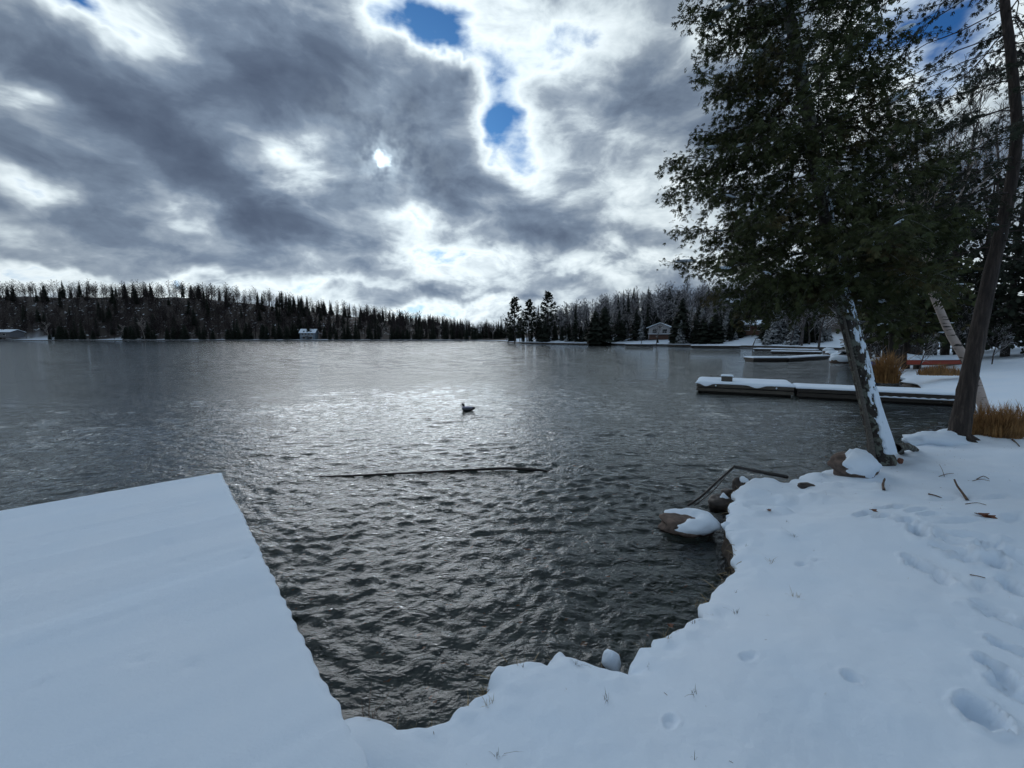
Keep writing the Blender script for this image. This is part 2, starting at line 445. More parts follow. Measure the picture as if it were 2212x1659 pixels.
DB = P(715, 1610, .55)
def ground_h(X, Y, d):
    r = np.hypot(X, Y)
    lip = .27 + .05 * vn(X * 1.3, Y * 1.3, 4.0) + .02 * vn.fbm(X * 7, Y * 7, 2.0, 3) * (1 - smooth(d, .05, .35))
    near = lip + .30 * (1 - np.exp(-np.maximum(d, 0) / 1.6)) + .012 * np.minimum(d, 12)
    right = .27 + .17 * np.minimum(d, 7) + .05 * np.clip(d - 7, 0, 30)
    w = smooth(Y, 8.3, 14.0) * smooth(X, 6, 11)
    z = near * (1 - w) + right * w
    far = smooth(r, 40, 75)
    leftm = smooth(-X, 0, 60) * smooth(Y, 150, 220)
    rightm = smooth(X, -20, 25) * (1 - leftm)
    hill = leftm * (30 * smooth(d, 6, 85) * smooth(-X, -10, 290) + 3 * smooth(d, 5, 60)) + rightm * (8 * smooth(d, 8, 70) * smooth(X, -5, 60) + 1.7 * smooth(d, 0, 22) + 2.0 * smooth(d, 0, 60))
    zf = .35 + hill + .5 * vn.fbm(X * .05, Y * .05, 7.0, 3) * smooth(d, 4, 30)
    z = z * (1 - far) + zf * far
    # soft drifts
    z = z + (.030 * vn.fbm(X * .9, Y * .9, 1.0, 4) + .008 * vn.fbm(X * 6, Y * 6, 9.0, 3) + .0022 * vn.fbm(X * 26, Y * 26, 4.0, 2) * (r < 9)) * smooth(d, .05, .6) * (1 - .0 * far)
    # humps where snow lies over stones and tussocks near the edge
    z = z + .07 * np.clip(vn.fbm(X * 3.1, Y * 3.1, 5.0, 3) - .15, 0, 1) * smooth(d, .02, .2) * (1 - smooth(d, .5, 1.4)) * smooth(Y, 3.2, 4.6)
    for x0, y0, a, b, dep, ang in PR:
        m = (np.abs(X - x0) < .8) & (np.abs(Y - y0) < .8)
        if not m.any(): continue
        u = (X[m] - x0) * math.cos(ang) + (Y[m] - y0) * math.sin(ang); v = -(X[m] - x0) * math.sin(ang) + (Y[m] - y0) * math.cos(ang)
        wv = 1 + .32 * vn.fbm(X[m] * 14, Y[m] * 14, 3.3, 2)
        q = np.sqrt((u / a) ** 2 + (v / b) ** 2) * wv
        dep = dep * 1.35
        z[m] += -dep * (1 - smooth(q, .68, 1.06)) * (1 + .25 * vn.fbm(u / a * 2, v / b * 2, 3.0, 2)) + dep * .30 * np.exp(-((q - 1.25) / .2) ** 2) + dep * .15 * vn.fbm(X[m] * 30, Y[m] * 30, 6.0, 2) * (1 - smooth(q, 1.0, 1.6))
    wk = np.exp(-((X - DB[0]) ** 2 + (Y - DB[1]) ** 2) / .30 ** 2) + .8 * np.exp(-((X - DB[0] - .1) ** 2 + (Y - DB[1] + .9) ** 2) / .6 ** 2); wk = np.minimum(wk, 1)
    z = z * (1 - wk) + (.548 + .008 * vn.fbm(X * 3, Y * 3, 1.0, 2)) * wk
    z = z - .035 * np.exp(-np.maximum(d, 0) / .035)
    return z

def ground_at(x, y):
    X = np.array([float(x)]); Y = np.array([float(y)]); d, _, _ = lake_sdf(X, Y)
    return float(ground_h(X, Y, d)[0]) if d[0] > 0 else 0.0

# clearings on the far left shore: centre x, half width, depth
CLEAR = [(PD(x_, 735, 252)[0], w_, d_) for x_, w_, d_ in ((10, 17, 16), (220, 7, 14), (402, 5, 6), (560, 9, 5), (670, 13, 9), (0, 10, 20))]
# ------------------------------------------------------------------ ground
th = np.concatenate([np.linspace(-180, -66, 40, endpoint=False), np.linspace(-66, 66, 440, endpoint=False), np.linspace(66, 180, 41)]) * math.pi / 180
rr = np.concatenate([np.geomspace(.12, 1.1, 40, endpoint=False), np.geomspace(1.1, 13, 370, endpoint=False), np.geomspace(13, 1500, 130)])
TH, RR = np.meshgrid(th, rr)
GX, GY = RR * np.sin(TH), RR * np.cos(TH)
D, NX, NY = lake_sdf(GX, GY)
land = D > 0
cell = land[:-1, :-1] | land[1:, :-1] | land[:-1, 1:] | land[1:, 1:]
wet = ~land
VX = np.where(wet, NX, GX); VY = np.where(wet, NY, GY)
GD = np.where(wet, 0, D)
nr, nc = GX.shape
idx = np.arange(nr * nc).reshape(nr, nc)
quads = np.stack([idx[:-1, :-1], idx[:-1, 1:], idx[1:, 1:], idx[1:, :-1]], -1)[cell]
used = np.zeros(nr * nc, bool); used[quads.ravel()] = True
remap = np.cumsum(used) - 1
gz = ground_h(VX.ravel()[used], VY.ravel()[used], GD.ravel()[used])
gv = np.stack([VX.ravel()[used], VY.ravel()[used], gz], -1)
gf = remap[quads]
wetv = wet.ravel()[used]
# outward direction (towards the lake) on the shore line
ox = (GX - NX).ravel()[used]; oy = (GY - NY).ravel()[used]
ol = np.hypot(ox, oy) + 1e-9; on = np.stack([ox / ol, oy / ol], -1)
gm = MB(); gm.add(gv, gf, 0)
E = np.concatenate([gf[:, [0, 1]], gf[:, [1, 2]], gf[:, [2, 3]], gf[:, [3, 0]]])
be = E[wetv[E[:, 0]] & wetv[E[:, 1]]]
key = np.sort(be, 1); uq, inv, cnt = np.unique(key, axis=0, return_inverse=True, return_counts=True)
be = be[(cnt[inv.ravel()] == 1)]
bv = np.unique(be); loc = {int(v): i for i, v in enumerate(bv)}
bp = gv[bv]; bn = on[bv]; br = np.hypot(bp[:, 0], bp[:, 1])
nz1 = vn.fbm(bp[:, 0] * 5, bp[:, 1] * 5, 8.0, 3); sc = np.clip(br / 6, .8, 2.5)
rows = [(0.016, -.012, 0), (.026, -.034, 0), (.022, -.062, 0), (-.004, -.082, 0), (-.03, -.085, 1), (-.015, -.15, 1), (.03, -.24, 1), (.10, -.40, 1), (.5, -.75, 1)]
prev = None; ring = []
for k, (o_, dz, _) in enumerate(rows):
    j = o_ * sc * (1 + .9 * nz1) + (.03 * vn.fbm(bp[:, 0] * 9, bp[:, 1] * 9, k * .7, 3) if k > 4 else 0)
    z = bp[:, 2] + dz * (1 + .35 * nz1 if k < 5 else 1)
    if k >= 4: z = np.minimum(z, bp[:, 2] + dz) 
    ring.append(np.stack([bp[:, 0] + bn[:, 0] * j, bp[:, 1] + bn[:, 1] * j, z], -1))
n0 = gm.n
gm.add(np.concatenate(ring), np.zeros((1, 4), int) + 0, 0); gm.F.pop(); gm.M.pop()
a = np.array([loc[int(v)] for v in be[:, 0]]); b = np.array([loc[int(v)] for v in be[:, 1]])
nb = len(bv)
gm.F.append(np.stack([be[:, 1], be[:, 0], n0 + a, n0 + b], -1)); gm.M.append(np.zeros(len(be), int))
for k in range(len(rows) - 1):
    gm.F.append(np.stack([n0 + k * nb + b, n0 + k * nb + a, n0 + (k + 1) * nb + a, n0 + (k + 1) * nb + b], -1)); gm.M.append(np.full(len(be), rows[k + 1][2]))

# snow ground; under the trees of the far woods the litter shows through
m, t = mat('snow_ground')
n1 = t.noise(t.pos, 1.1, 4)[0]; n2 = t.noise(t.pos, 55, 5, .6)[0]; n3 = t.noise(t.pos, 380, 2)[0]
snowc = t.ramp(n1, [(.3, (.68, .81, .95)), (.7, (.74, .845, .96))], 'LINEAR')
at = t.node('ShaderNodeAttribute', attribute_name='litter')
ln = t.noise(t.pos, .35, 6, .65)[0]
lit = t.ramp(t.noise(t.pos, 3.0, 5)[0], [(.3, (.022, .017, .015)), (.7, (.05, .042, .038))], 'LINEAR')
t.put(t.b.inputs['Base Color'], t.mix(t.m('MULTIPLY', at.outputs['Fac'], t.mapr(ln, .30, .42)), snowc, lit))
t.b.inputs['Roughness'].default_value = .75; t.b.inputs['Specular IOR Level'].default_value = .25
n4 = t.noise(t.pos, 14, 4, .6)[0]
bump(t, t.m('ADD', t.m('MULTIPLY', n4, .5), t.m('ADD', n2, t.m('MULTIPLY', n3, .45))), .45, .006)
M_GROUND = m
M_SOIL = simple('bank_soil', (.012, .009, .007), (.06, .042, .028), 22, .7, bs=.8, bd=.02, coord='pos')
ground = gm.build('ground', [M_GROUND, M_SOIL]); tag(ground, kind='structure')
GDv = np.zeros(gm.n); GDv[:len(gv)] = GD.ravel()[used]
gx, gy = gv[:, 0], gv[:, 1]; gr = np.hypot(gx, gy)
litter = np.zeros(gm.n)
litter[:len(gv)] = smooth(gr, 60, 100) * np.where(gx < -3, smooth(GD.ravel()[used], 2, 6), smooth(GD.ravel()[used], 13, 20))
clr = np.zeros(len(gv))
for c_, w_, dep in CLEAR:
    clr = np.maximum(clr, (1 - smooth(np.abs(gx - c_), w_ * .6, w_)) * (1 - smooth(GD.ravel()[used], dep * .7, dep)) * (gy > 150) * (gx < -3))
litter[:len(gv)] *= 1 - clr
at = ground.data.attributes.new('litter', 'FLOAT', 'POINT'); at.data.foreach_set('value', litter)

# lake bed
tb = np.linspace(-180, 180, 121) * math.pi / 180; rb = np.concatenate([np.geomspace(.5, 14, 130, endpoint=False), np.geomspace(14, 1600, 60)])
TB, RB = np.meshgrid(tb, rb); bx, by = RB * np.sin(TB), RB * np.cos(TB); bd_, _, _ = lake_sdf(bx, by)
bz = -.16 - .22 * np.clip(-bd_, 0, 6) + .05 * vn.fbm(bx * 2, by * 2, 2.0, 3)
bz = np.where(bd_ > 0, -.5, bz)
bi = np.arange(bx.size).reshape(bx.shape)
lb = MB(); lb.add(np.stack([bx.ravel(), by.ravel(), bz.ravel()], -1), np.stack([bi[:-1, :-1], bi[:-1, 1:], bi[1:, 1:], bi[1:, :-1]], -1).reshape(-1, 4))
m, t = mat('lake_bed')
vo = t.node('ShaderNodeTexVoronoi'); t.put(vo.inputs['Vector'], t.v('ADD', t.pos, t.v('SCALE', t.noise(t.pos, 3, 3)[1], scale=.2))); vo.inputs['Scale'].default_value = 7
n = t.noise(t.pos, 5, 6, .65)[0]
c1 = t.ramp(n, [(.3, (.016, .019, .018)), (.55, (.075, .085, .08)), (.75, (.15, .165, .155))], 'LINEAR')
c2 = t.mix(t.mapr(vo.outputs['Distance'], .1, .5), (.12, .13, .12), c1)
c3 = t.mix(t.mapr(t.noise(t.pos, 9, 3)[0], .66, .72), c2, (.22, .075, .02))
t.put(t.b.inputs['Base Color'], c3); t.b.inputs['Roughness'].default_value = .9
bed = lb.build('lake_bed', m); tag(bed, kind='structure')

# ------------------------------------------------------------------ water
tw = np.concatenate([np.linspace(-180, -62, 24, endpoint=False), np.linspace(-62, 62, 460, endpoint=False), np.linspace(62, 180, 25)]) * math.pi / 180
rw = np.concatenate([np.geomspace(.6, 1.5, 20, endpoint=False), np.geomspace(1.5, 24, 560, endpoint=False), np.geomspace(24, 40, 40, endpoint=False), np.geomspace(40, 1500, 60)])
TW, RW = np.meshgrid(tw, rw); wx, wy = RW * np.sin(TW), RW * np.cos(TW)
wz = np.zeros_like(wx)
wr = np.random.default_rng(21)
cellr = RW * .005
warpx = .25 * vn.fbm(wx * .5, wy * .5, 1.0, 3); warpy = .25 * vn.fbm(wx * .5, wy * .5, 5.0, 3)
gust = 1 + .35 * vn.fbm(wx * .12, wy * .3, 3.0, 2)
for i in range(76):
    lam = float(np.exp(wr.uniform(np.log(.08), np.log(.85))))
    ang = R(90 + wr.normal(6, 40 if lam < .2 else 24)); k = 2 * math.pi / lam
    a_ = (.042 if lam < .2 else .032 if lam < .35 else .011) * lam / (2 * math.pi) * wr.uniform(.5, 1.5)
    fade = np.clip((lam / cellr - 2.5) / 2.5, 0, 1)
    if i % 10 == 0: env = .6 + .6 * vn(wx * .9 + i * 7.7, wy * .9, i * 1.3)
    wz += a_ * fade * env * np.cos(k * (math.cos(ang) * (wx + warpx) + math.sin(ang) * (wy + warpy)) + wr.uniform(0, 6.3))
wd_, _, _ = lake_sdf(wx, wy)
wz *= gust * 1.8 * (1 - smooth(RW, 12, 26))
wz *= .35 + .65 * smooth(-wd_, 0, .8)
wl = wd_ < .6
wc = wl[:-1, :-1] | wl[1:, :-1] | wl[:-1, 1:] | wl[1:, 1:]
wi = np.arange(wx.size).reshape(wx.shape)
wq = np.stack([wi[:-1, :-1], wi[:-1, 1:], wi[1:, 1:], wi[1:, :-1]], -1)[wc]
u = np.zeros(wx.size, bool); u[wq.ravel()] = True; rm = np.cumsum(u) - 1
wm = MB(); wm.add(np.stack([wx.ravel(), wy.ravel(), wz.ravel()], -1)[u], rm[wq])
m, t = mat('water')
t.n.remove(t.b)
g = t.node('ShaderNodeNewGeometry')
r_ = t.v('LENGTH', t.scale(t.pos, (1, 1, 0)))
n1 = t.noise(t.scale(t.pos, (.55, 1.0, 1)), 9.0, 4, .65)[1]
n2 = t.noise(t.scale(t.pos, (.5, 1.0, 1)), 1.6, 3, .55)[1]
patch = t.noise(t.scale(t.pos, (.012, .05, 1)), 1.0, 4, .6, .6)[0]
ps = t.mapr(patch, .38, .50, .40, 1.0)
farw = t.mapr(r_, 6, 40)
slope = t.m('MULTIPLY', ps, t.m('ADD', t.m('MULTIPLY', farw, .52), .06))
off = t.v('ADD', t.v('SUBTRACT', n1, (.5, .5, .5)), t.v('SCALE', t.v('SUBTRACT', n2, (.5, .5, .5)), scale=farw))
off = t.v('SCALE', t.scale(off, (.6, 1.0, 0)), scale=slope)
bn_ = t.noise(t.v('ADD', t.scale(t.pos, (.62, 1.0, 1)), t.v('SCALE', t.noise(t.pos, 2.3, 2)[1], scale=.25)), 13.0, 3, .5, .35)[0]
bn_ = t.m('ADD', bn_, t.m('MULTIPLY', t.noise(t.scale(t.pos, (.7, 1.0, 1)), 33.0, 2, .5, .2)[0], .30))
bmp = t.node('ShaderNodeBump'); bmp.inputs['Strength'].default_value = 1.0; bmp.inputs['Distance'].default_value = .024; t.put(bmp.inputs['Height'], bn_)
nn = t.v('NORMALIZE', t.v('ADD', bmp.outputs[0], off))
fr = t.node('ShaderNodeFresnel'); fr.inputs[0].default_value = 1.45; t.put(fr.inputs[1], nn)
gl = t.node('ShaderNodeBsdfGlossy'); gl.inputs['Roughness'].default_value = .03; t.put(gl.inputs['Normal'], nn)
gl.inputs['Color'].default_value = (.93, .97, 1.0, 1)
tr = t.node('ShaderNodeBsdfTransparent'); tr.inputs[0].default_value = (.72, .78, .74, 1)
mx = t.node('ShaderNodeMixShader'); t.put(mx.inputs[0], fr.outputs[0]); t.l.new(tr.outputs[0], mx.inputs[1]); t.l.new(gl.outputs[0], mx.inputs[2])
t.l.new(mx.outputs[0], t.out.inputs[0])
water = wm.build('water', m); tag(water, kind='structure')

# ------------------------------------------------------------------ materials of things
M_WOOD = simple('weathered_wood', (.045, .040, .034), (.13, .12, .105), 5, .85, (1, 14, 14), .5, .01)
M_WETWOOD = simple('wet_dark_wood', (.012, .010, .009), (.04, .034, .028), 5, .55, (1, 12, 12), .5, .01)
M_BLACKWOOD = simple('black_wet_branch', (.006, .005, .005), (.022, .018, .015), 9, .5, (1, 1, 1), .6, .01)
M_STICK = simple('dry_stick', (.05, .032, .022), (.13, .085, .06), 14, .85)
M_GRANITE = simple('granite', (.035, .027, .023), (.17, .125, .105), 9, .9, bs=.8, bd=.03, detail=9)
M_WETROCK = simple('wet_rock', (.012, .010, .010), (.055, .042, .036), 10, .45, bs=.8, bd=.03)
M_LEAF = simple('dead_leaf', (.08, .022, .014), (.15, .06, .03), 20, .7)
M_STRAW = simple('straw', (.16, .12, .065), (.34, .27, .15), 3, .8, bs=0)
M_ORANGE = simple('orange_grass', (.10, .055, .02), (.42, .23, .085), 5, .85, bs=0)
M_DARKGRASS = simple('dark_grass', (.02, .018, .014), (.07, .06, .042), 3, .8, bs=0)

def bark(name, c1, c2, c3, moss=0.0):
    m, t = mat(name)
    v = t.scale(t.obj, (7, 7, .9))
    n = t.noise(v, 3.0, 8, .62)[0]; n2 = t.noise(t.obj, 9.0, 6, .65)[0]
    c = t.ramp(n, [(.3, c1), (.55, c2), (.78, c3)], 'LINEAR')
    if moss: c = t.mix(t.m('MULTIPLY', t.mapr(n2, .50, .56), moss), c, (.17, .195, .165))
    t.put(t.b.inputs['Base Color'], c); t.b.inputs['Roughness'].default_value = .9
    bump(t, n, 1.0, .035)
    return m
M_CEDARBARK = bark('cedar_bark', (.012, .010, .009), (.045, .038, .033), (.11, .098, .088), .75)
M_PINEBARK = bark('brown_bark', (.010, .008, .007), (.042, .032, .028), (.105, .082, .070))
M_DARKBARK = bark('dark_bark', (.012, .010, .009), (.035, .030, .026), (.08, .07, .06))

# ------------------------------------------------------------------ the near dock
SNOWZ = .56
A_ = P(478, 1020, SNOWZ); B_ = P(755, 1560, SNOWZ)
uv = (B_ - A_)[:2]; LAB = np.linalg.norm(uv); DL = LAB + .25
rz = math.atan2(uv[1], uv[0])
dock = thing('dock', 'wide wooden dock buried under smooth snow beside the snowy bank', 'dock', (A_[0], A_[1], 0), rz)
DWID = 3.1            # local x runs to the shore, local y: the deck lies at y < 0
nx, ny = 190, 90
ux = np.concatenate([np.linspace(0, DL, nx - 8)])
fx = np.concatenate([[0, 0, 0, .006, .02, .05], np.linspace(.09, DL, nx)])
fy = np.concatenate([[0, 0, 0, .006, .018, .045, .08], np.linspace(.12, DWID, ny)])
ez = {0: -.075, 1: -.05, 2: -.022}
GXX, GYY = np.meshgrid(fx, -fy, indexing='ij')
zt = np.zeros_like(GXX)
edge = np.minimum(fx[:, None], fy[None, :])
zt += -.018 * np.exp(-edge / .02)
zt += .010 * vn.fbm(GXX * 3.2, GYY * .35, 2.0, 3) + .012 * vn.fbm(GXX * .8, GYY * .8, 3.0, 3) + .0008 * np.cos(GXX * 2 * math.pi / .148)
for qx, qy, a_, b_ in ((1.9, -.55, .05, .02), (2.3, -.5, .05, .015), (3.1, -1.35, .06, .02), (3.3, -1.05, .05, .02), (3.4, -.7, .03, .03), (2.5, -.08, .03, .02), (2.55, -.12, .02, .02), (3.6, -.5, .05, .03), (1.0, -.3, .03, .015), (3.9, -1.9, .05, .03)):
    q = ((GXX - qx) / a_) ** 2 + ((GYY - qy) / b_) ** 2
    zt -= .02 * np.exp(-q) - .006 * np.exp(-q / 3)
scal = .004 * np.cos(GXX * 2 * math.pi / .148) + .008 * vn.fbm(GXX * 7, 1.0, 4.0, 3)
GYY = GYY + scal * np.exp(-fy[None, :] / .05) - .004 * (fy[None, :] < .01)
GXX2 = GXX + .008 * vn.fbm(GYY * 6, 3.0, 2.0, 3) * np.exp(-fx[:, None] / .05)
for k, dz in ez.items():
    zt[k, :] = np.minimum(zt[k, :], dz); zt[:, k] = np.minimum(zt[:, k], dz)
GXX2[0, :] += .03; GYY[:, 0] -= .03; GXX2[1, :] += .004; GYY[:, 1] -= .004
ii = np.arange(GXX.size).reshape(GXX.shape)
sm = MB(); sm.add(np.stack([GXX2.ravel(), GYY.ravel(), SNOWZ + zt.ravel()], -1), np.stack([ii[:-1, :-1], ii[:-1, 1:], ii[1:, 1:], ii[1:, :-1]], -1).reshape(-1, 4)[:, ::-1])
o = sm.build('snow_cover', M_SNOW, dock); tag(o, 'smooth blue white snow lying on the deck')
pl = MB(); pl.add(*box(0, 0, 0, .142, DWID - .02, .035, .004)); plm = pl.mesh('plank', M_WOOD, False)
for k in range(int(DL / .148)):
    o = link('plank', plm, dock, (.075 + k * .148, -DWID / 2 - .012 - .006 * (k % 3), SNOWZ - .095))
for yy in (-.10, -DWID / 2, -DWID + .1):
    q = MB(); q.add(*box(DL / 2, yy, SNOWZ - .215, DL - .06, .05, .20, .006)); q.build('side_beam', M_WETWOOD, dock, False)
for xx in (.15, DL / 2):
    for yy in (-.2, -DWID + .2):
        q = MB(); add_tube(q, [(xx, yy, -1.2), (xx, yy, SNOWZ - .12)], .05, 10); q.build('post', M_WETWOOD, dock)
q = MB(); q.add(*box(.03, -DWID / 2, SNOWZ - .215, .045, DWID - .1, .2, .006)); q.build('end_board', M_WETWOOD, dock, False)

# ------------------------------------------------------------------ stones
def sphere_pts(nu=26, nv=14):
    a = np.linspace(0, 2 * math.pi, nu, endpoint=False); b = np.linspace(-math.pi / 2, math.pi / 2, nv)
    AA, BB = np.meshgrid(a, b)
    D_ = np.stack([np.cos(BB) * np.cos(AA), np.cos(BB) * np.sin(AA), np.sin(BB)], -1)
    i = np.arange(nu * nv).reshape(nv, nu); j = np.roll(i, -1, 1)
    return D_.reshape(-1, 3), np.stack([i[:-1], j[:-1], j[1:], i[1:]], -1).reshape(-1, 4)
def rock(name, label, loc, size, seed, material, mask=None, thick=.05, rz=0., group=None, res=(40, 22), snow_name='snow_cap', plabel=None):
    root = thing(name, label, 'rock', loc, rz, group)
    D_, F = sphere_pts(*res)
    n = vn.fbm(D_[:, 0] * 1.2 + seed, D_[:, 1] * 1.2 + seed * 2.1, D_[:, 2] * 1.2, 4)
    rad = 1 + .26 * n
    sup = (np.abs(D_) ** 3.2).sum(1) ** (-1 / 3.2)
    V = D_ * (rad * (.55 + .45 * sup))[:, None] * np.array(size)
    q = MB(); q.add(V, F); st = q.build('stone', material, root)
    if mask is not None:
        mk = mask(D_[:, 0], D_[:, 1], D_[:, 2]) + .18 * vn.fbm(D_[:, 0] * 3 + seed, D_[:, 1] * 3, D_[:, 2] * 3, 3)
        mk = smooth(mk, .0, .32)
        off = -.02 + (thick + .02) * mk
        V2 = V + np.stack([D_[:, 0] * .6, D_[:, 1] * .6, np.maximum(D_[:, 2], .3)], -1) * off[:, None]
        q = MB(); q.add(V2, F); tag(q.build(snow_name, M_SNOW, root), plabel)
    return root

def bearing(p):  # rotation that turns local -y to the camera
    return math.atan2(p[1], p[0]) - math.pi / 2
p = P(1492, 1152, .0)
rock('water_rock', 'reddish rock in the water with a curved cap of snow', (p[0], p[1] + .16, .04), (.31, .25, .09), 3.1, M_GRANITE,
     lambda x, y, z: np.minimum(z - .05 + .25 * x, np.hypot(x + .55, y + .30) - .62), .07, bearing(p))
p = P(1866, 1030, .36)
rock('boulder', 'brown granite boulder on the bank wearing a sloping cap of snow', (p[0], p[1] + .2, .43), (.26, .22, .18), 8.4, M_GRANITE,
     lambda x, y, z: np.minimum(z * .8 + .35 - .15 * x, x + .42) - .12 * (y > 0), .06, bearing(p))
p = P(1562, 1098, .0)
rock('shore_stone', 'small dark wet stone with one dab of snow below the bank', (p[0], p[1] + .08, .03), (.15, .13, .10), 5.5, M_WETROCK,
     lambda x, y, z: .42 - np.hypot(x - .25, y + .1) - (z < 0), .035, bearing(p), res=(24, 14))
p = P(1603, 1060, .1)
rock('edge_stone', 'dark jagged stone at the corner of the snowy bank by the bent branch', (p[0], p[1] + .05, .14), (.09, .08, .11), 12.2, M_WETROCK,
     lambda x, y, z: x * .8 + z - .75, .03, bearing(p), res=(24, 14))
p = P(1575, 1075, .0)
rock('wet_stone', 'black wet stone tucked against the foot of the bank', (p[0] + .05, p[1] + .1, .03), (.12, .09, .07), 15.2, M_WETROCK, None, 0, 0, res=(24, 14))
p = P(1322, 1450, .1)
rock('snowy_stone', 'round stone in the water nearly hidden by its snow cap', (p[0], p[1] + .04, .09), (.05, .045, .08), 21.0, M_WETROCK,
     lambda x, y, z: z + .1 + .4 * x, .03, bearing(p), res=(24, 14))
p = P(1945, 999, .45)
rock('red_pebble', 'small reddish pebble lying on the snow near the leaning cedar', (p[0], p[1], p[2] + .02), (.035, .03, .04), 4.0, M_LEAF, None, 0, 0, res=(12, 8))
p = P(1745, 1047, .38)
rock('buried_stone', 'flat dark stone almost buried in snow', (p[0], p[1] + .03, ground_at(p[0], p[1]) - .005), (.10, .06, .045), 9.0, M_WETROCK, None, 0, 0, res=(20, 12))
# clods of snow along the edge of the bank
for k, (px, py, s_) in enumerate([(1580, 1118, .05), (1572, 1135, .055), (1590, 1105, .045), (1600, 1120, .05), (1582, 1150, .05), (1635, 1108, .06), (1655, 1110, .05), (1612, 1098, .04)]):
    p = P(px, py, .24); D_, F = sphere_pts(18, 10)
    V = D_ * (1 + .2 * vn.fbm(D_[:, 0] * 2 + k, D_[:, 1] * 2, D_[:, 2] * 2, 3))[:, None] * np.array((s_ * 1.2, s_, s_ * .75))
    q = MB(); q.add(V, F); o = q.build('snow_clod', M_SNOW); o.location = (p[0], p[1], .235)
    tag(o, 'small rounded clod of snow clinging to the broken bank edge', 'snow clod', 'snow clods along the bank edge')

# ------------------------------------------------------------------ branches and sticks
bb = thing('bent_branch', 'black bent branch arching from the snowy bank down to the water', 'branch', P(1490, 1092, .0))
b0 = np.array(bb.location)
pts = [PD(1486, 1092, 5.15), PD(1515, 1072, 5.25), PD(1550, 1040, 5.4), PD(1586, 1008, 5.6), PD(1625, 1016, 5.75), PD(1662, 1023, 5.9), PD(1700, 1030, 6.0)]
q = MB(); add_tube(q, spline(pts[:4], 16) - b0, np.linspace(.012, .017, 16), 8, 0, .06); q.build('lower_limb', M_BLACKWOOD, bb)
q = MB(); add_tube(q, spline(pts[3:], 12) - b0, np.linspace(.020, .026, 12), 8, 0, .06); q.build('upper_limb', M_BLACKWOOD, bb)
q = MB(); add_tube(q, spline([PD(1500, 1092, 5.1), PD(1535, 1065, 5.2), PD(1568, 1030, 5.4)], 10) - b0, .006, 6, 0, .06); q.build('twig', M_BLACKWOOD, bb)
lg = [P(690, 1029, 0), P(770, 1027, 0.01), P(880, 1022, .015), P(1000, 1016, .02), P(1085, 1012, .03), P(1140, 1014, .02), P(1200, 1019, -.01)]
c0 = np.array([lg[3][0], lg[3][1], 0])
q = MB(); add_tube(q, spline(np.array(lg) - c0, 40), np.interp(np.linspace(0, 1, 40), [0, .2, .6, .85, 1], [.008, .015, .022, .026, .008]), 8, 0, .08, 4)
o = q.build('floating_log', M_BLACKWOOD); o.location = c0; tag(o, 'long thin dark log floating just above the lake surface', 'log')

def stick(name, pts, rad, label, cat='stick', material=None, group=None, n=9):
    pts = np.array(pts); c = pts[0].copy()
    q = MB(); add_tube(q, spline(pts - c, n), np.linspace(rad, rad * .6, n), 6, 0, .1, int(abs(c[0]) * 100))
    o = q.build(name, material or M_STICK); o.location = c; return tag(o, label, cat, group)
def G(px, py, lift=0.0, z=.5):
    p = P(px, py, z)
    for _ in range(3): p = P(px, py, ground_at(p[0], p[1]))
    return p + np.array([0, 0, lift])
def stick_on(name, pp, rad, label, lift=.006, **k):
    return stick(name, [G(x, y, lift if len(v) == 0 else v[0]) for x, y, *v in pp], rad, label, **k)
stick_on('stick', [(2090, 1082), (2078, 1070, .03), (2066, 1060, .06), (2060, 1052, .09)], .014, 'thick brown stick standing half out of the snow')
stick_on('stick', [(2006, 1068), (2022, 1073, .012), (2038, 1078)], .008, 'dark slim stick lying flat on the snow beside the thick stick')
stick_on('stick', [(1909, 1060), (1907, 1052, .03), (1910, 1044, .06)], .016, 'short brown stub poking upright from the snow')
stick_on('twig', [(2028, 1030), (2045, 1027, .02), (2060, 1024, .01)], .004, 'thin forked twig lying on snow behind the sticks')
stick_on('twig', [(2040, 1030), (2034, 1020, .04), (2028, 1014, .07)], .003, 'hair thin twig rising from the forked twig')
stick_on('twig', [(2110, 1036), (2124, 1032, .02), (2136, 1036, .01)], .006, 'pale broken twig half covered with snow')
stick_on('twig', [(2100, 1040), (2118, 1038, .015), (2138, 1040)], .004, 'thin grey twig lying against the pale broken twig')
stick_on('twig', [(2085, 1090), (2110, 1088, .01), (2130, 1092)], .004, 'thin dark twig beside the footprints near the dead leaf')
stick_on('twig', [(2095, 1243), (2112, 1247, .01), (2128, 1250)], .004, 'small dark twig in the snow between the deep footprints')
stick_on('twig', [(1985, 952), (2010, 946, .05), (2030, 952, .02)], .012, 'dark root sprawling through snow at the brown trunk')
stick_on('twig', [(2186, 950), (2194, 958, .02), (2202, 965, .01)], .012, 'stubby dark twig in snow below the orange grass')
def leaf(px, py, s_, label, group=None):
    p = G(px, py, .012); q = MB()
    a = np.linspace(0, 2 * math.pi, 11, endpoint=False); rr_ = s_ * (1 + .35 * np.cos(5 * a))
    V = np.vstack([np.stack([rr_ * np.cos(a), rr_ * np.sin(a), .25 * s_ * np.cos(2 * a) + .2 * s_], -1), [[0, 0, 0]]])
    F = [(i, (i + 1) % 11, 11) for i in range(11)]
    q.add(V, F); V2 = V.copy(); V2[:, 2] -= .003; q.add(V2, np.array(F)[:, ::-1])
    o = q.build('dead_leaf', M_LEAF); o.location = p; tag(o, label, 'leaf', group)
leaf(2122, 1116, .05, 'curled dark red leaf lying in trodden snow')
leaf(2140, 1119, .035, 'smaller dark leaf touching the curled red leaf')
leaf(1886, 1105, .03, 'tan leaf lying inside a shallow footprint')
leaf(1660, 1104, .025, 'small red leaf among the snow clods on the bank')
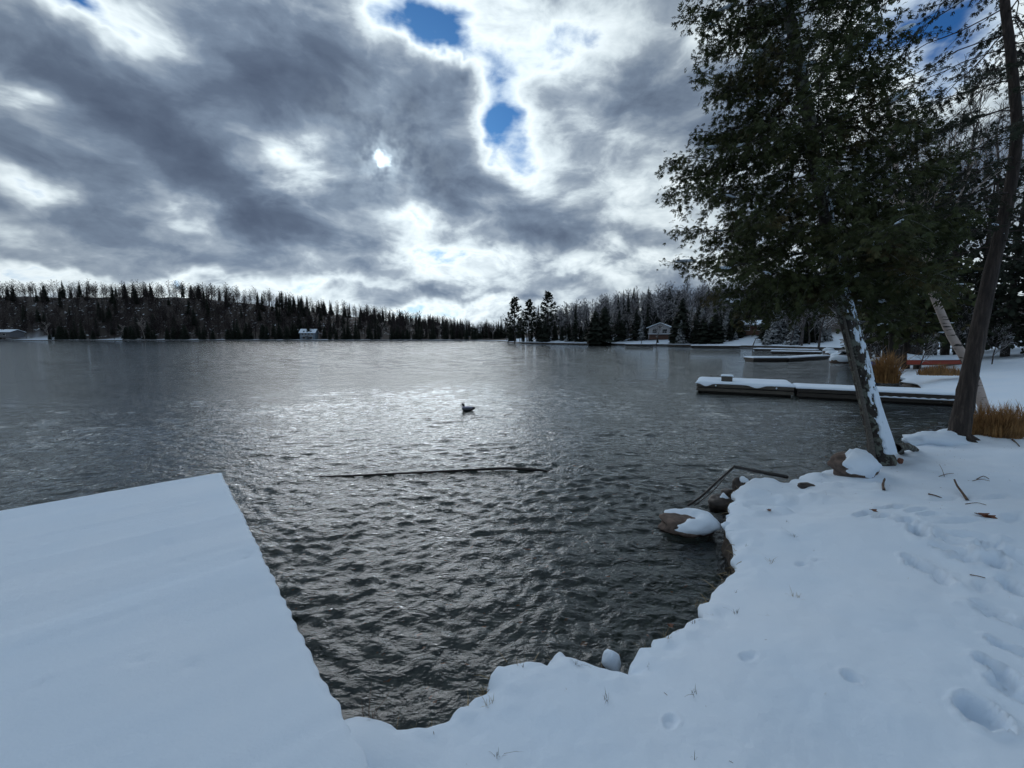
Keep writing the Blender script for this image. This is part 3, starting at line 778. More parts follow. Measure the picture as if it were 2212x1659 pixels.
leaf(1448, 1354, .022, 'small purple leaf at the rim of the snowy bank')

# ------------------------------------------------------------------ grass
def blades(n, h, spread, width, seed, lean=.35, stem=0.):
    r = np.random.default_rng(seed); q = MB()
    for k in range(n):
        a = r.uniform(0, 6.28); rad = spread * math.sqrt(r.random()); x, y = rad * math.cos(a), rad * math.sin(a)
        hh = h * r.uniform(.45, 1.0) * (1 - .45 * (rad / spread) ** 2) * (.75 + .5 * abs(vn(x / spread * 2 + seed, y / spread * 2))); la = r.uniform(0, 6.28); ln = hh * lean * abs(r.normal(.6, .6))
        dx, dy = ln * math.cos(la), ln * math.sin(la); wx_, wy_ = -math.sin(la) * width / 2, math.cos(la) * width / 2
        V = []
        for u_, w_ in ((0, 1), (.45, .8), (.8, .5), (1, .05)):
            bx_, by_, bz_ = x + dx * u_ ** 2, y + dy * u_ ** 2, hh * (u_ - .25 * u_ ** 3 * lean) - .03
            V += [(bx_ - wx_ * w_, by_ - wy_ * w_, bz_), (bx_ + wx_ * w_, by_ + wy_ * w_, bz_)]
        q.add(V, [(0, 1, 3, 2), (2, 3, 5, 4), (4, 5, 7, 6)])
    return q
TUFT = [blades(7, .10, .012, .003, 1).mesh('grass_tuft', M_DARKGRASS), blades(10, .13, .015, .003, 2, .6).mesh('grass_tuft', M_DARKGRASS), blades(5, .07, .008, .0025, 3, .9).mesh('grass_tuft', M_STRAW),
        blades(16, .12, .02, .003, 4, .8).mesh('grass_tuft', M_STRAW)]
for k, (px, py) in enumerate([(1700, 1128), (1716, 1160), (1575, 1240), (1665, 1215), (1612, 1180), (1500, 1345), (1540, 1330), (1440, 1378), (1462, 1362), (1590, 1325), (1660, 1330), (1720, 1290), (1400, 1440),
                              (1500, 1498), (1840, 1290), (2180, 1290), (1960, 1250), (1310, 1510), (1225, 1490), (1060, 1520), (1590, 1280), (1640, 1060), (1660, 1060), (1720, 1025), (1130, 1440), (1245, 1435), (1120, 1436),
                              (1895, 1240), (1500, 1640), (1075, 1635), (1010, 1650), (1780, 1500)]):
    p = G(px, py); o = link('grass_tuft', TUFT[k % 4] if px < 1760 else TUFT[2], None, p); o.rotation_euler = (0, 0, k * 1.7); o.scale = (1, 1, .7 + .4 * ((k * 7) % 5) / 5)
    tag(o, ['few dead grass blades poking through snow at the rim of the bank', 'lone wisp of dead grass poking through open snow away from the water'][float(lake_sdf(np.array([p[0]]), np.array([p[1]]))[0][0]) > .3], 'grass', 'grass tufts poking through the snow')
for px, py, n_, h_, sp_, mt, lab in [(1215, 1416, 14, .20, .05, M_DARKGRASS, 'tall thin dead stalks rising from the snow knob at the water'), (820, 1600, 60, .17, .10, M_DARKGRASS, 'dark tangled grass at the corner where dock and bank meet'),
                                    (880, 1602, 70, .13, .13, M_STRAW, 'straw coloured grass hanging into the inner corner of the water'), (945, 1575, 60, .10, .08, M_STRAW, 'tan flattened grass under the bank edge'),
                                    (1400, 1400, 30, .16, .05, M_STRAW, 'yellow reedy blades standing at the bank beside the water'), (1055, 1480, 40, .10, .07, M_STRAW, 'brown grass fringe on the steep corner of the bank'),
                                    (1525, 1290, 40, .09, .08, M_STRAW, 'short dry fringe hanging over the dark cove'), (1650, 1040, 60, .10, .06, M_STRAW, 'dry grass mat beneath the end of the bent branch'),
                                    (800, 1622, 16, .20, .03, M_STICK, 'dark stems sprouting through snow at the dock root')]:
    p = P(px, py, .22); q = blades(n_, h_, sp_, .004, px, .8); o = q.build('grass_clump', mt); o.location = (p[0], p[1], max(ground_at(p[0], p[1]) - .02, .16)); tag(o, lab, 'grass')
def big_clump(px, py, z, n_, h_, sp_, lab, seed, w=.012, sq=1.0):
    p = P(px, py, z); q = blades(n_, h_, sp_, w, seed, .5); o = q.build('grass_clump', M_ORANGE); o.location = (p[0], p[1], z - .05); o.scale = (1, sq, 1); tag(o, lab, 'grass')
big_clump(2140, 940, .42, 1500, 1.0, .40, 'tall rusty orange grass standing behind the brown trunk', 77)
big_clump(2195, 925, .5, 800, .8, .40, 'pale frosted orange grass trailing off beside the rusty clump', 78)
p = P(1908, 822, .3)
big_clump(1908, 822, .3, 1100, 1.7, .5, 'rusty orange grass on the point beside the cluster of trunks', 79, .03)
big_clump(2030, 806, .7, 700, .6, .9, 'low orange grass in front of the overturned red canoe', 80, .03, .4)

# ------------------------------------------------------------------ duck
p = P(1012, 887, 0); dk = thing('duck', 'grey duck with dark head floating alone on the lake', 'duck', (p[0], p[1], -.022), R(4))
path = spline([(.20, 0, .115), (.17, 0, .10), (.10, 0, .085), (.0, 0, .075), (-.085, 0, .08), (-.135, 0, .105), (-.145, 0, .155), (-.15, 0, .195), (-.175, 0, .215), (-.20, 0, .205)], 30)
u_ = np.linspace(0, 1, 30)
ry = np.interp(u_, [0, .08, .2, .38, .5, .6, .68, .8, .9, 1], [.006, .03, .075, .09, .085, .062, .036, .032, .034, .012])
rz_ = np.interp(u_, [0, .08, .2, .38, .5, .6, .68, .8, .9, 1], [.006, .025, .06, .085, .082, .06, .036, .034, .034, .012])
T_ = np.gradient(path, axis=0); T_ /= np.linalg.norm(T_, axis=1)[:, None]
N_ = np.stack([-T_[:, 2], 0 * T_[:, 0], T_[:, 0]], -1)
a = np.linspace(0, 2 * math.pi, 16, endpoint=False)
V = path[:, None, :] + ry[:, None, None] * np.cos(a)[None, :, None] * np.array([0, 1, 0.]) + (rz_[:, None] * np.sin(a)[None, :])[..., None] * N_[:, None, :]
i = np.arange(30 * 16).reshape(30, 16); j = np.roll(i, -1, 1)
q = MB(); q.add(V.reshape(-1, 3), np.stack([i[:-1], j[:-1], j[1:], i[1:]], -1).reshape(-1, 4))
m, t = mat('duck_feathers')
s_ = t.node('ShaderNodeSeparateXYZ'); t.put(s_.inputs[0], t.obj)
c = t.ramp(t.m('ADD', s_.outputs[2], t.m('MULTIPLY', t.noise(t.obj, 30, 3)[0], .02)), [(.03, (.012, .012, .014)), (.075, (.06, .065, .075)), (.125, (.10, .11, .14)), (.15, (.36, .39, .50))], 'LINEAR')
c = t.mix(t.mapr(s_.outputs[0], .10, .15), c, (.015, .016, .02))
c = t.mix(t.m('MULTIPLY', t.mapr(s_.outputs[2], .150, .165), t.mapr(s_.outputs[0], -.10, -.12)), c, (.006, .012, .012))
t.put(t.b.inputs['Base Color'], c); t.b.inputs['Roughness'].default_value = .6
q.build('body', m, dk)
q = MB(); D_, F = sphere_pts(12, 8); q.add(D_ * np.array((.035, .014, .009)) + (-.215, 0, .196), F); q.build('bill', M_BLACKWOOD, dk)

# ------------------------------------------------------------------ docks
def snow_slab(L, Wd, th, seed, over=.03, nx=60, ny=14, drip=None):
    fx = np.concatenate([[0, 0, .01, .04], np.linspace(.09, L - .09, nx), [L - .04, L - .01, L, L]])
    fy = np.concatenate([[0, 0, .01, .04], np.linspace(.09, Wd - .09, ny), [Wd - .04, Wd - .01, Wd, Wd]])
    X, Y = np.meshgrid(fx, fy, indexing='ij')
    ex = np.minimum(X, L - X); ey = np.minimum(Y, Wd - Y); e = np.minimum(ex, ey)
    z = th * (1 - np.exp(-(e + .012) / .025)) + .012 * vn.fbm(X * 2 + seed, Y * 2, 1.0, 3) * smooth(e, 0, .2)
    z[0, :] = -.01; z[-1, :] = -.01; z[:, 0] = -.01; z[:, -1] = -.01
    o_ = over * (1 + .7 * vn.fbm(X * 2.3 + seed, Y * 3, 5.0, 3))
    if drip is not None:
        dr = sum(np.exp(-((X - c_) / w_) ** 2) * h_ for c_, w_, h_ in drip)
        z[:, 0] -= dr[:, 0]; z[:, 1] -= dr[:, 1] * .8; z[:, 2] -= dr[:, 2] * .35; o_ = o_ + .06 * (dr > .03)
    Yo = Y + np.where(Y < .005, -o_, np.where(Y > Wd - .005, o_, 0)); Xo = X + np.where(X < .005, -o_, np.where(X > L - .005, o_, 0))
    ii = np.arange(X.size).reshape(X.shape)
    q = MB(); q.add(np.stack([Xo.ravel(), Yo.ravel(), z.ravel()], -1), np.stack([ii[:-1, :-1], ii[1:, :-1], ii[1:, 1:], ii[:-1, 1:]], -1).reshape(-1, 4))
    return q
def dock_section(name, label, a, b, Wd, top, boards, th=.07, seed=0, drip=None, planks=True, group=None, m1=None):
    """a, b: ends of the near side on the water; boards: (z, height, depth behind the face)"""
    a = np.array(a[:2]); b = np.array(b[:2]); L = np.linalg.norm(b - a); rz = math.atan2(b[1] - a[1], b[0] - a[0])
    d_ = thing(name, label, 'dock', (a[0], a[1], 0), rz, group)
    for z_, h_, y_ in boards:
        q = MB(); q.add(*box(L / 2, y_, z_, L, .045, h_, .006)); q.build('side_board', m1 or M_WOOD, d_, False)
        q = MB(); q.add(*box(L / 2, Wd - y_, z_, L, .045, h_, .006)); q.build('side_board', m1 or M_WOOD, d_, False)
        for xx in (.025 + y_, L - .025 - y_):
            q = MB(); q.add(*box(xx, Wd / 2, z_ + .002, .045, Wd - .06 - 2 * y_, h_, .006)); q.build('end_board', m1 or M_WOOD, d_, False)
    if planks:
        pm = MB(); pm.add(*box(0, 0, 0, .14, Wd - .01, .035, .004)); pm = pm.mesh('plank', M_WOOD, False)
        for k in range(int(L / .147)): link('plank', pm, d_, (.075 + k * .147, Wd / 2, top - .0175))
    else:
        q = MB(); q.add(*box(L / 2, Wd / 2, top - .02, L - .01, Wd - .01, .04, .004)); q.build('deck', M_WOOD, d_, False)
    q = MB(); q.add(*box(L / 2, Wd / 2, .02, L * .96, Wd * .88, .22, .02)); q.build('float', M_WETWOOD, d_, False)
    q = snow_slab(L, Wd, th, seed, drip=drip); o = q.build('snow_cover', M_SNOW, d_); o.location = (0, 0, top)
    return d_
a = P(1504, 846, 0); m_ = P(1714, 857, 0); e = P(2075, 876, 0)
d1 = dock_section('dock', 'weathered dock end section with a small box on its snowy deck', a, m_, 2.3, .36, [(.275, .13, 0), (.115, .13, .02)], seed=1, drip=[(.35, .18, .10), (2.1, .22, .09)])
m2 = m_ + (e - m_) / np.linalg.norm(e - m_) * .10
d2 = dock_section('dock', 'long dark dock section joining the snowy shore behind two trunks', m2, e, 1.35, .33, [(.25, .13, 0), (.09, .15, .02)], seed=2, m1=M_WETWOOD)
for c_, h_ in ((.7, 0), (2.75, 0)):
    D_, F = sphere_pts(10, 8); q = MB(); q.add(D_ * (.03, .02, .035) + (c_, -.03, .28), F); o = q.build('snow_dab', M_SNOW, d1)
L2 = np.linalg.norm((e - m2)[:2]); xs = np.linspace(L2 * .45, L2 * .98, 60)
q = MB(); add_tube(q, np.stack([xs, np.full(60, -.035), (.175 + .015 * np.abs(np.sin(xs * 13)) - .02)], -1), .018 + .012 * np.abs(np.sin(xs * 13)), 8); q.build('snow_ledge', M_SNOW, d2)
q = MB(); q.add(*box(L2 * .72, -.02, .125, L2 * .55, .07, .05, .008)); q.build('ledge_rail', M_WETWOOD, d2, False)
p = P(1570, 822, .44); bxo = thing('wooden_box', 'small square grey box with snow on its lid at the dock end', 'box', (p[0], p[1], .425), math.atan2(m_[1] - a[1], m_[0] - a[0]))
q = MB(); q.add(*box(0, 0, .105, .40, .40, .22, .008)); q.build('crate', M_WOOD, bxo, False)
o = snow_slab(.42, .42, .05, 5, .012, 8, 8).build('snow_cap', M_SNOW, bxo); o.location = (-.21, -.21, .213)
for lab, pa, pb, wd, top, sd in [('low snowy dock end section furthest out from the rocky shore', (1627, 781), (1702, 781), 1.6, .32, 3), ('slim snowy dock section bridging to the rocky shore', (1704, 781), (1792, 775), 1.3, .30, 4),
                                 ('thin snow covered dock lying along the lawn below the snowy spruce', (1627, 757), (1760, 760), 1.8, .28, 5), ('narrow snowy dock in front of the arched footbridge', (1665, 764), (1775, 766), 1.4, .32, 6),
                                 ('long low snowy dock below the brown cabin', (1492, 750.5), (1600, 751.5), 2.0, .4, 7), ('short snowy jetty below the white chalet', (1350, 746.5), (1408, 747), 2.5, .4, 8)]:
    dock_section('dock', lab, P(*pa, 0), P(*pb, 0), wd, top, [(top - .13, .18, 0)], .10, sd, planks=False, m1=M_WETWOOD)

# fringe of dead grass and roots along the broken edge of the bank, and needle litter on the snow
r = np.random.default_rng(500); q = MB(); seg = [(SA[i], SB[i]) for i in range(len(SA)) if np.linalg.norm(SA[i]) < 9.5 and SA[i][1] > .8]
for a_, b_ in seg:
    L = np.linalg.norm(b_ - a_); n_ = (b_ - a_) / (L + 1e-9); wn = np.array([n_[1], -n_[0]])
    if lake_sdf(np.array([a_[0] + wn[0] * .05]), np.array([a_[1] + wn[1] * .05]))[0][0] > 0: wn = -wn
    dens_ = max(0, .35 + 1.2 * vn(a_[0] * 1.7, a_[1] * 1.7, 3.0))
    for k in range(int(L * 60 * dens_ + r.random())):
        p0 = a_ + (b_ - a_) * r.random() + wn * r.uniform(-.03, .02); z0 = r.uniform(.12, .27); l_ = r.uniform(.04, .13); w_ = r.uniform(.0012, .003)
        d_ = np.array([wn[0] * r.uniform(.2, 1.0) + r.normal(0, .4), wn[1] * r.uniform(.2, 1.0) + r.normal(0, .4), r.uniform(-.7, 1.1)]); d_ /= np.linalg.norm(d_)
        s_ = np.cross(d_, r.normal(0, 1, 3)); s_ /= np.linalg.norm(s_); p0 = np.array([p0[0], p0[1], z0])
        q.add([p0 - s_ * w_, p0 + s_ * w_, p0 + d_ * l_ * .6 + s_ * w_ * .7 - (0, 0, l_ * .05), p0 + d_ * l_ * .6 - s_ * w_ * .7 - (0, 0, l_ * .05), p0 + d_ * l_ - (0, 0, l_ * .25)], [(0, 1, 2), (0, 2, 3), (3, 2, 4)])
o = q.build('grass_fringe', M_STRAW, ground); tag(o, 'brown roots and dead blades fringing the bank edge', kind='stuff')
q = MB(); n = 1500
X_ = r.uniform(-1, 10, n); Y_ = 1.2 + 7.5 * r.random(n); Z_, d_ = None, lake_sdf(X_, Y_)[0]; ok = d_ > .06; X_, Y_, d_ = X_[ok], Y_[ok], d_[ok]; Z_ = ground_h(X_, Y_, d_); n = len(X_)
keepn = r.random(n) < np.clip(.12 + .9 * smooth(Y_, 3.5, 6.5) * (X_ > 3), 0, 1); X_, Y_, Z_ = X_[keepn], Y_[keepn], Z_[keepn]; n = len(X_)
bt_ = np.array([(-1, -.12, 0), (1, -.10, .1), (1, .10, .1), (-1, .12, 0), (0, 0, .28)]); bf_ = np.array([(0, 1, 4), (1, 2, 4), (2, 3, 4), (3, 0, 4)])
scatter(q, bt_, bf_, np.stack([X_, Y_, Z_ + .0015], -1), frames(r.normal(0, 1, (n, 3)) * (1, 1, .15), np.tile([0, 0, 1.], (n, 1))), r.uniform(.003, .011, n))
o = q.build('needle_litter', M_STICK, ground); tag(o, 'tiny fallen needles and bark crumbs scattered on the snow', kind='stuff')

# ------------------------------------------------------------------ trees close by
def foliage_mat(name, c1, c2, rust=(.10, .045, .015), amt=.5, snow=0.):
    m, t = mat(name)
    n = t.noise(t.obj, 14, 3, .6)[0]; k = t.noise(t.obj, 1.3, 3, .6)[0]
    c = t.mix(n, c1, c2)
    c = t.mix(t.m('MULTIPLY', t.mapr(k, .52, .68), amt), c, rust)
    if snow:
        g = t.node('ShaderNodeNewGeometry'); s_ = t.node('ShaderNodeSeparateXYZ'); t.put(s_.inputs[0], g.outputs['True Normal'])
        f = t.mapr(t.m('ADD', t.m('ABSOLUTE', s_.outputs[2]), t.m('MULTIPLY', t.m('SUBTRACT', t.noise(t.obj, 2.5, 4)[0], .5), 2.2)), .55, .95, 0, snow)
        c = t.mix(f, c, (.74, .80, .87))
    t.put(t.b.inputs['Base Color'], c); t.b.inputs['Roughness'].default_value = .75; t.b.inputs['Specular IOR Level'].default_value = .25
    return m
M_CEDAR = foliage_mat('cedar_foliage', (.018, .027, .010), (.062, .074, .026), (.075, .042, .016), .5)
M_HEMLOCK = foliage_mat('hemlock_foliage', (.012, .018, .012), (.032, .042, .026), (.04, .022, .018), .4)
M_FIRSNOW = foliage_mat('snowy_fir', (.010, .016, .012), (.026, .036, .026), (.03, .02, .015), .2, .6)

# one flat spray of scale leaves: narrow leaflets fanned along a stem
def spray_template():
    q = []; F = []
    def lf(x, y, a, L, w, dz=0):
        c, s = math.cos(a), math.sin(a); n = len(q)
        for u, v in ((0, 0), (.45, w), (1, 0), (.45, -w)):
            q.append((x + L * (u * c) - v * L * s, y + L * (u * s) + v * L * c, dz - .25 * L * u * u * (abs(a) > .1) - .06 * (x + L * u) ** 2)); 
        F.append((n, n + 1, n + 2, n + 3))
    lf(0, 0, 0, 1.0, .10)
    for x, L in ((.16, .60), (.52, .50)):
        for s in (-1, 1): lf(x + .04 * s, 0, s * .75, L, .17, .01 * s)
    return np.array(q), np.array(F)
SPV, SPF = spray_template()
SPV2 = np.array([(0, 0, 0), (.5, .28, .02), (1, 0, -.15), (.5, -.28, .02), (.3, 0, .0), (.75, .35, -.1), (.3, 0, 0), (.75, -.35, -.1)])
SPF2 = np.array([(0, 1, 2, 3), (4, 1, 5, 2), (4, 2, 7, 3)])
BLOB_D, BLOB_F = sphere_pts(8, 6); BLOB_D = BLOB_D * (1, .7, .45)

def conifer(path, rad, specs, seed, spray=(SPV, SPF), sides=18, bark_rough=.05, spray_size=(.09, .15), bl_gap=.11, bl_len=.42, sp_gap=.035, droop=.25, up=.25, nsnow=120, snow_size=(.03, .08), twig_sides=3, dens=1.0, hang=.5, bare=0.0, tip=0, thick=.018, lift=(-.35, .25)):
    """path/rad: trunk; specs: list of (height fraction, azimuth, length, pitch). returns trunk, crown and snow collectors"""
    r = np.random.default_rng(seed)
    path = np.asarray(path); cum = np.concatenate([[0], np.cumsum(np.linalg.norm(np.diff(path, axis=0), axis=1))]); cum /= cum[-1]
    tr, cr, sn = MB(), MB(), MB()
    sp, sf, ss = [], [], []; bp_ = []
    for hf, az, L, pit in specs:
        c = np.array([np.interp(hf, cum, path[:, k]) for k in range(3)]); rr_ = np.interp(hf, cum, rad)
        o = np.array([math.cos(az), math.sin(az), 0]); side = np.array([-o[1], o[0], 0])
        n = 9; u = np.linspace(0, 1, n)[:, None]
        wig = np.cumsum(r.normal(0, .035, (n, 3)), 0) * L * .4; wig[0] = 0
        bpth = c + o * (L * u) + np.array([0, 0, 1.]) * (L * (math.tan(pit) * u - droop * u ** 2 * 1.6 + up * u ** 3)) + wig
        br_ = np.linspace(max(.011, rr_ * .16), .004, n)
        add_tube(tr, bpth, br_, 5 if sides > 10 else 3)
        bp_.append((bpth, L))
        nb = max(3, int(L / bl_gap))
        for k in range(nb):
            v = .16 + .84 * (k + r.random()) / nb
            if r.random() < bare * (1 - v): continue
            q0 = np.array([np.interp(v, u[:, 0], bpth[:, j]) for j in range(3)])
            l2 = bl_len * L * (1.12 - v) * r.uniform(.55, 1.1) + .10
            l2 = min(l2, .95)
            sg = 1 if k % 2 else -1
            d0 = o * r.uniform(.45, .9) + side * sg * r.uniform(.45, 1.0) + np.array([0, 0, r.uniform(*lift)]); d0 /= np.linalg.norm(d0)
            m = 5; w = np.linspace(0, 1, m)[:, None]
            tp = q0 + d0 * l2 * w + np.array([0, 0, -1.]) * l2 * (.28 * w ** 2)
            add_tube(tr, tp, np.linspace(.005, .002, m) if sides > 10 else np.linspace(.012, .004, m), twig_sides)
            ns = max(2, int(l2 / sp_gap * dens))
            wv = r.uniform(.12, 1.0, ns)
            pp = q0 + d0 * (l2 * wv)[:, None] + np.array([0, 0, -1.]) * (l2 * .28 * wv ** 2)[:, None] + r.normal(0, 1, (ns, 3)) * (thick, thick, thick * 1.6)
            ff = d0 * .8 + r.normal(0, .5, (ns, 3)) + np.array([0, 0, -hang]) 
            sp.append(pp); sf.append(ff); ss.append(r.uniform(*spray_size, ns))
    if tip:
        for bpth, L in bp_:
            nt = int(tip * r.uniform(.5, 1.3)); c = bpth[-1] * .75 + bpth[-2] * .25 if r.random() < .6 else bpth[-2]
            sp.append(c + r.normal(0, 1, (nt, 3)) * (.085, .085, .085)); sf.append(r.normal(0, 1, (nt, 3)) + (bpth[-1] - bpth[-3]) / L * 1.5); ss.append(r.uniform(*spray_size, nt))
    if sp:
        sp = np.concatenate(sp); sf = np.concatenate(sf); ss = np.concatenate(ss)
        upv = np.array([0, 0, 1.]) + r.normal(0, .45, sp.shape)
        scatter(cr, spray[0], spray[1], sp, frames(sf, upv), ss)
    for k in range(nsnow):
        bpth, L = bp_[r.integers(len(bp_))]; v = r.uniform(.1, .95) * (len(bpth) - 1); i = int(v); q0 = bpth[i] + (bpth[i + 1] - bpth[i]) * (v - i); d0 = bpth[i + 1] - bpth[i]
        s_ = r.uniform(*snow_size); rot = frames(d0[None] + 1e-6, np.array([[0, 0, 1.]]))
        if r.random() < .45: q0 = q0 + r.normal(0, .035, 3)
        scatter(sn, BLOB_D * (r.uniform(1, 3.4), r.uniform(.5, 1), r.uniform(.8, 1.3)), BLOB_F, (q0 + (0, 0, s_ * .25))[None], rot, np.array([s_]))
    add_tube(tr, path, rad, sides, 0, bark_rough, seed)
    return tr, cr, sn

def place(mb, name, m, root, off):
    if mb.n == 0: return None
    mb.V = [v - off for v in mb.V]
    o = mb.build(name, m, root, smooth=True)
    if name == 'snow': tag(o, kind='stuff')
    return o

# --- the leaning cedar
YC = 6.15
tp = [PD(1908, 1000, YC), PD(1893, 930, YC), PD(1873, 850, YC), PD(1843, 730, YC), PD(1806, 590, YC), PD(1776, 420, YC), PD(1738, 200, YC), PD(1697, 0, YC), PD(1640, -260, YC), PD(1600, -480, YC)]
tp = spline(tp, 60); cx0 = tp[0].copy(); cx0[2] = .3
hh = tp[:, 2]
trad = np.interp(hh, [.2, .5, 1.0, 2.0, 3.2, 5, 7.5, 10, 13], [.19, .145, .125, .115, .095, .075, .055, .035, .01])
cd = thing('cedar_tree', 'leaning cedar at the water edge with snow plastered up its trunk', 'tree', cx0)
r = np.random.default_rng(11); specs = []
cum = np.concatenate([[0], np.cumsum(np.linalg.norm(np.diff(tp, axis=0), axis=1))]); cum /= cum[-1]
zprof = [2.75, 3.0, 3.5, 4.2, 5.0, 6.0, 7.0, 8.5, 10, 12]; lprof = [1.6, 2.55, 2.75, 2.2, 1.78, 1.55, 1.35, 1.1, .8, .3]
for k in range(190):
    z = 2.75 + (11.5 - 2.75) * (k / 190) ** 1.15 + r.uniform(-.1, .1)
    hf = np.interp(z, tp[:, 2], cum); L = np.interp(z, zprof, lprof) * r.uniform(.74, 1.03)
    az = (k * 2.399 + r.uniform(-.4, .4)) % 6.283
    if math.cos(az) > 0: L *= .82
    if math.sin(az) < -.4: L *= .8
    if z < 3.3: L *= .9
    specs.append((hf, az, L, r.uniform(-.12, .22) if z < 4 else r.uniform(-.05, .35)))
tr, cr, sn = conifer(tp, trad, specs, 5, nsnow=230, snow_size=(.02, .055), droop=.22, sp_gap=.018, bl_gap=.075, spray_size=(.052, .098), hang=.6, tip=30, thick=.028, lift=(-.65, .55))
# the grey dead stem grown against the trunk, and roots
ds = [PD(1886, 990, YC - .07), PD(1877, 930, YC - .09), PD(1862, 860, YC - .10), PD(1836, 745, YC - .09), PD(1818, 665, YC - .06)]
dead = MB(); add_tube(dead, spline(ds, 24), np.interp(np.linspace(0, 1, 24), [0, .3, 1], [.042, .032, .012]), 9, 0, .1, 3)
rt = MB()
for px, py, px2, py2 in ((1895, 975, 1862, 1000), (1915, 975, 1955, 978), (1910, 980, 1920, 1005), (1935, 968, 1990, 975), (1900, 985, 1885, 1012)):
    s_ = PD(px, py, YC - .05); e_ = P(px2, py2, .26); add_tube(rt, spline([s_, (s_ + e_) / 2 + (0, 0, .05), e_ - (0, 0, .06)], 8), np.linspace(.07, .03, 8), 8, 0, .1, px)
# snow stuck to the upper, right hand side of the lean
nz_, na_ = 300, 70
hz = np.linspace(.02, .52, nz_); P3 = np.stack([np.interp(hz, cum, tp[:, k]) for k in range(3)], -1); rd = np.interp(hz, cum, trad)
ac = np.linspace(-1.35, 1.25, na_)
e1 = np.array([.12, -.9928, 0.]); e2 = np.array([.9928, .12, 0.])
AC, HZ = np.meshgrid(ac, hz)
zz_ = P3[:, 2][:, None] * np.ones(na_)
thr = np.interp(hz, [0, .08, .17, .26, .33, .52], [.95, .88, .58, .52, .60, .1])[:, None]
wid = np.interp(hz, [0, .10, .2, .52], [.85, .75, .95, .6])[:, None]
msk = thr - (np.abs(AC - .15) / wid) ** 2 * .70 + .75 * vn.fbm(AC * 3.6, zz_ * 11, 2.0, 4, .65) * smooth(HZ, .02, .13) + .30 * vn.fbm(AC * 7, zz_ * 18, 1.0, 3)
msk = smooth(msk, .22, .55)
offr = rd[:, None] * 1.0 - .025 + msk * (.036 + .03 * (1 - smooth(HZ, .02, .12)))
SV = P3[:, None, :] + offr[..., None] * (np.cos(AC)[..., None] * e1 + np.sin(AC)[..., None] * e2)
ii = np.arange(nz_ * na_).reshape(nz_, na_)
ts = MB(); ts.add(SV.reshape(-1, 3), np.stack([ii[:-1, :-1], ii[:-1, 1:], ii[1:, 1:], ii[1:, :-1]], -1).reshape(-1, 4))
place(tr, 'trunk', M_CEDARBARK, cd, cx0); place(cr, 'crown', M_CEDAR, cd, cx0); place(sn, 'snow', M_SNOW, cd, cx0)
place(dead, 'dead_stem', M_WOOD, cd, cx0); place(rt, 'root', M_CEDARBARK, cd, cx0); tag(place(ts, 'trunk_snow', M_SNOW, cd, cx0), 'strip of blown snow stuck along the trunk')

# --- the brown trunk on the right with thin hanging boughs
YR = 7.5
tp = spline([PD(2068, 960, YR), PD(2078, 900, YR), PD(2100, 780, YR), PD(2138, 600, YR), PD(2176, 440, YR), PD(2196, 290, YR), PD(2186, 140, YR), PD(2170, 0, YR), PD(2150, -250, YR), PD(2140, -480, YR)], 60)
c0 = tp[0].copy(); c0[2] = .35
cum = np.concatenate([[0], np.cumsum(np.linalg.norm(np.diff(tp, axis=0), axis=1))]); cum /= cum[-1]
trad = np.interp(tp[:, 2], [.2, .6, 1.2, 2.5, 4, 6, 9, 13], [.18, .145, .125, .108, .085, .065, .05, .02])
r = np.random.default_rng(23); specs = []
for k in range(100):
    z = 3.6 + 9.0 * (k / 100) + r.uniform(-.1, .1); L = np.interp(z, [3.6, 4.6, 6, 9, 13], [1.6, 2.6, 2.7, 2.1, .6]) * r.uniform(.6, 1.05)
    az = (k * 2.399 + r.uniform(-.4, .4)) % 6.283
    specs.append((np.interp(z, tp[:, 2], cum), az, L, r.uniform(-.25, .15)))
tr, cr, sn = conifer(tp, trad, specs, 9, spray_size=(.055, .10), sp_gap=.028, bl_gap=.09, droop=.30, nsnow=50, snow_size=(.02, .05), hang=.8, bare=.75)
rt = thing('hemlock_tree', 'thick brown trunk rising right of the leaning cedar with thin drooping boughs', 'tree', c0)
rr2 = MB()
for dx, dy in ((-.5, .1), (-.45, -.35), (.45, -.3), (.1, -.5), (.5, .2)):
    s_ = tp[1]; g_ = np.array([tp[0][0] + dx, tp[0][1] + dy, .34]); add_tube(rr2, spline([s_ + (0, 0, .15), (s_ + g_) / 2 + (0, 0, -.02), g_ - (0, 0, .06)], 8), np.linspace(.09, .03, 8), 8, 0, .1, 3)
place(tr, 'trunk', M_PINEBARK, rt, c0); place(cr, 'crown', M_HEMLOCK, rt, c0); place(sn, 'snow', M_SNOW, rt, c0); place(rr2, 'root', M_PINEBARK, rt, c0)
# snow heaped round its foot
D_, F = sphere_pts(40, 16); p = P(2040, 948, .42)
V = D_ * (1 + .18 * vn.fbm(D_[:, 0] * 3, D_[:, 1] * 3, D_[:, 2] * 3, 3))[:, None] * np.array((.55, .30, .16)); q = MB(); q.add(V, F)
o = q.build('snow_heap', M_SNOW); o.location = (p[0], p[1] + .1, .36); tag(o, 'lumpy heap of snow over roots at the brown trunk', 'snow heap')

# --- birch leaning behind it
m, t = mat('birch_bark')
n = t.noise(t.scale(t.obj, (2, 2, 14)), 1.6, 5, .6)[0]; n2 = t.noise(t.obj, 3.5, 4)[0]
c = t.mix(t.mapr(n, .57, .63), t.mix(n2, (.30, .24, .21), (.46, .40, .37)), (.03, .024, .022))
c = t.mix(t.mapr(t.noise(t.obj, 2.6, 4)[0], .55, .60), c, (.02, .017, .016))
t.put(t.b.inputs['Base Color'], c); t.b.inputs['Roughness'].default_value = .8; bump(t, n, .5, .01)
M_BIRCH = m

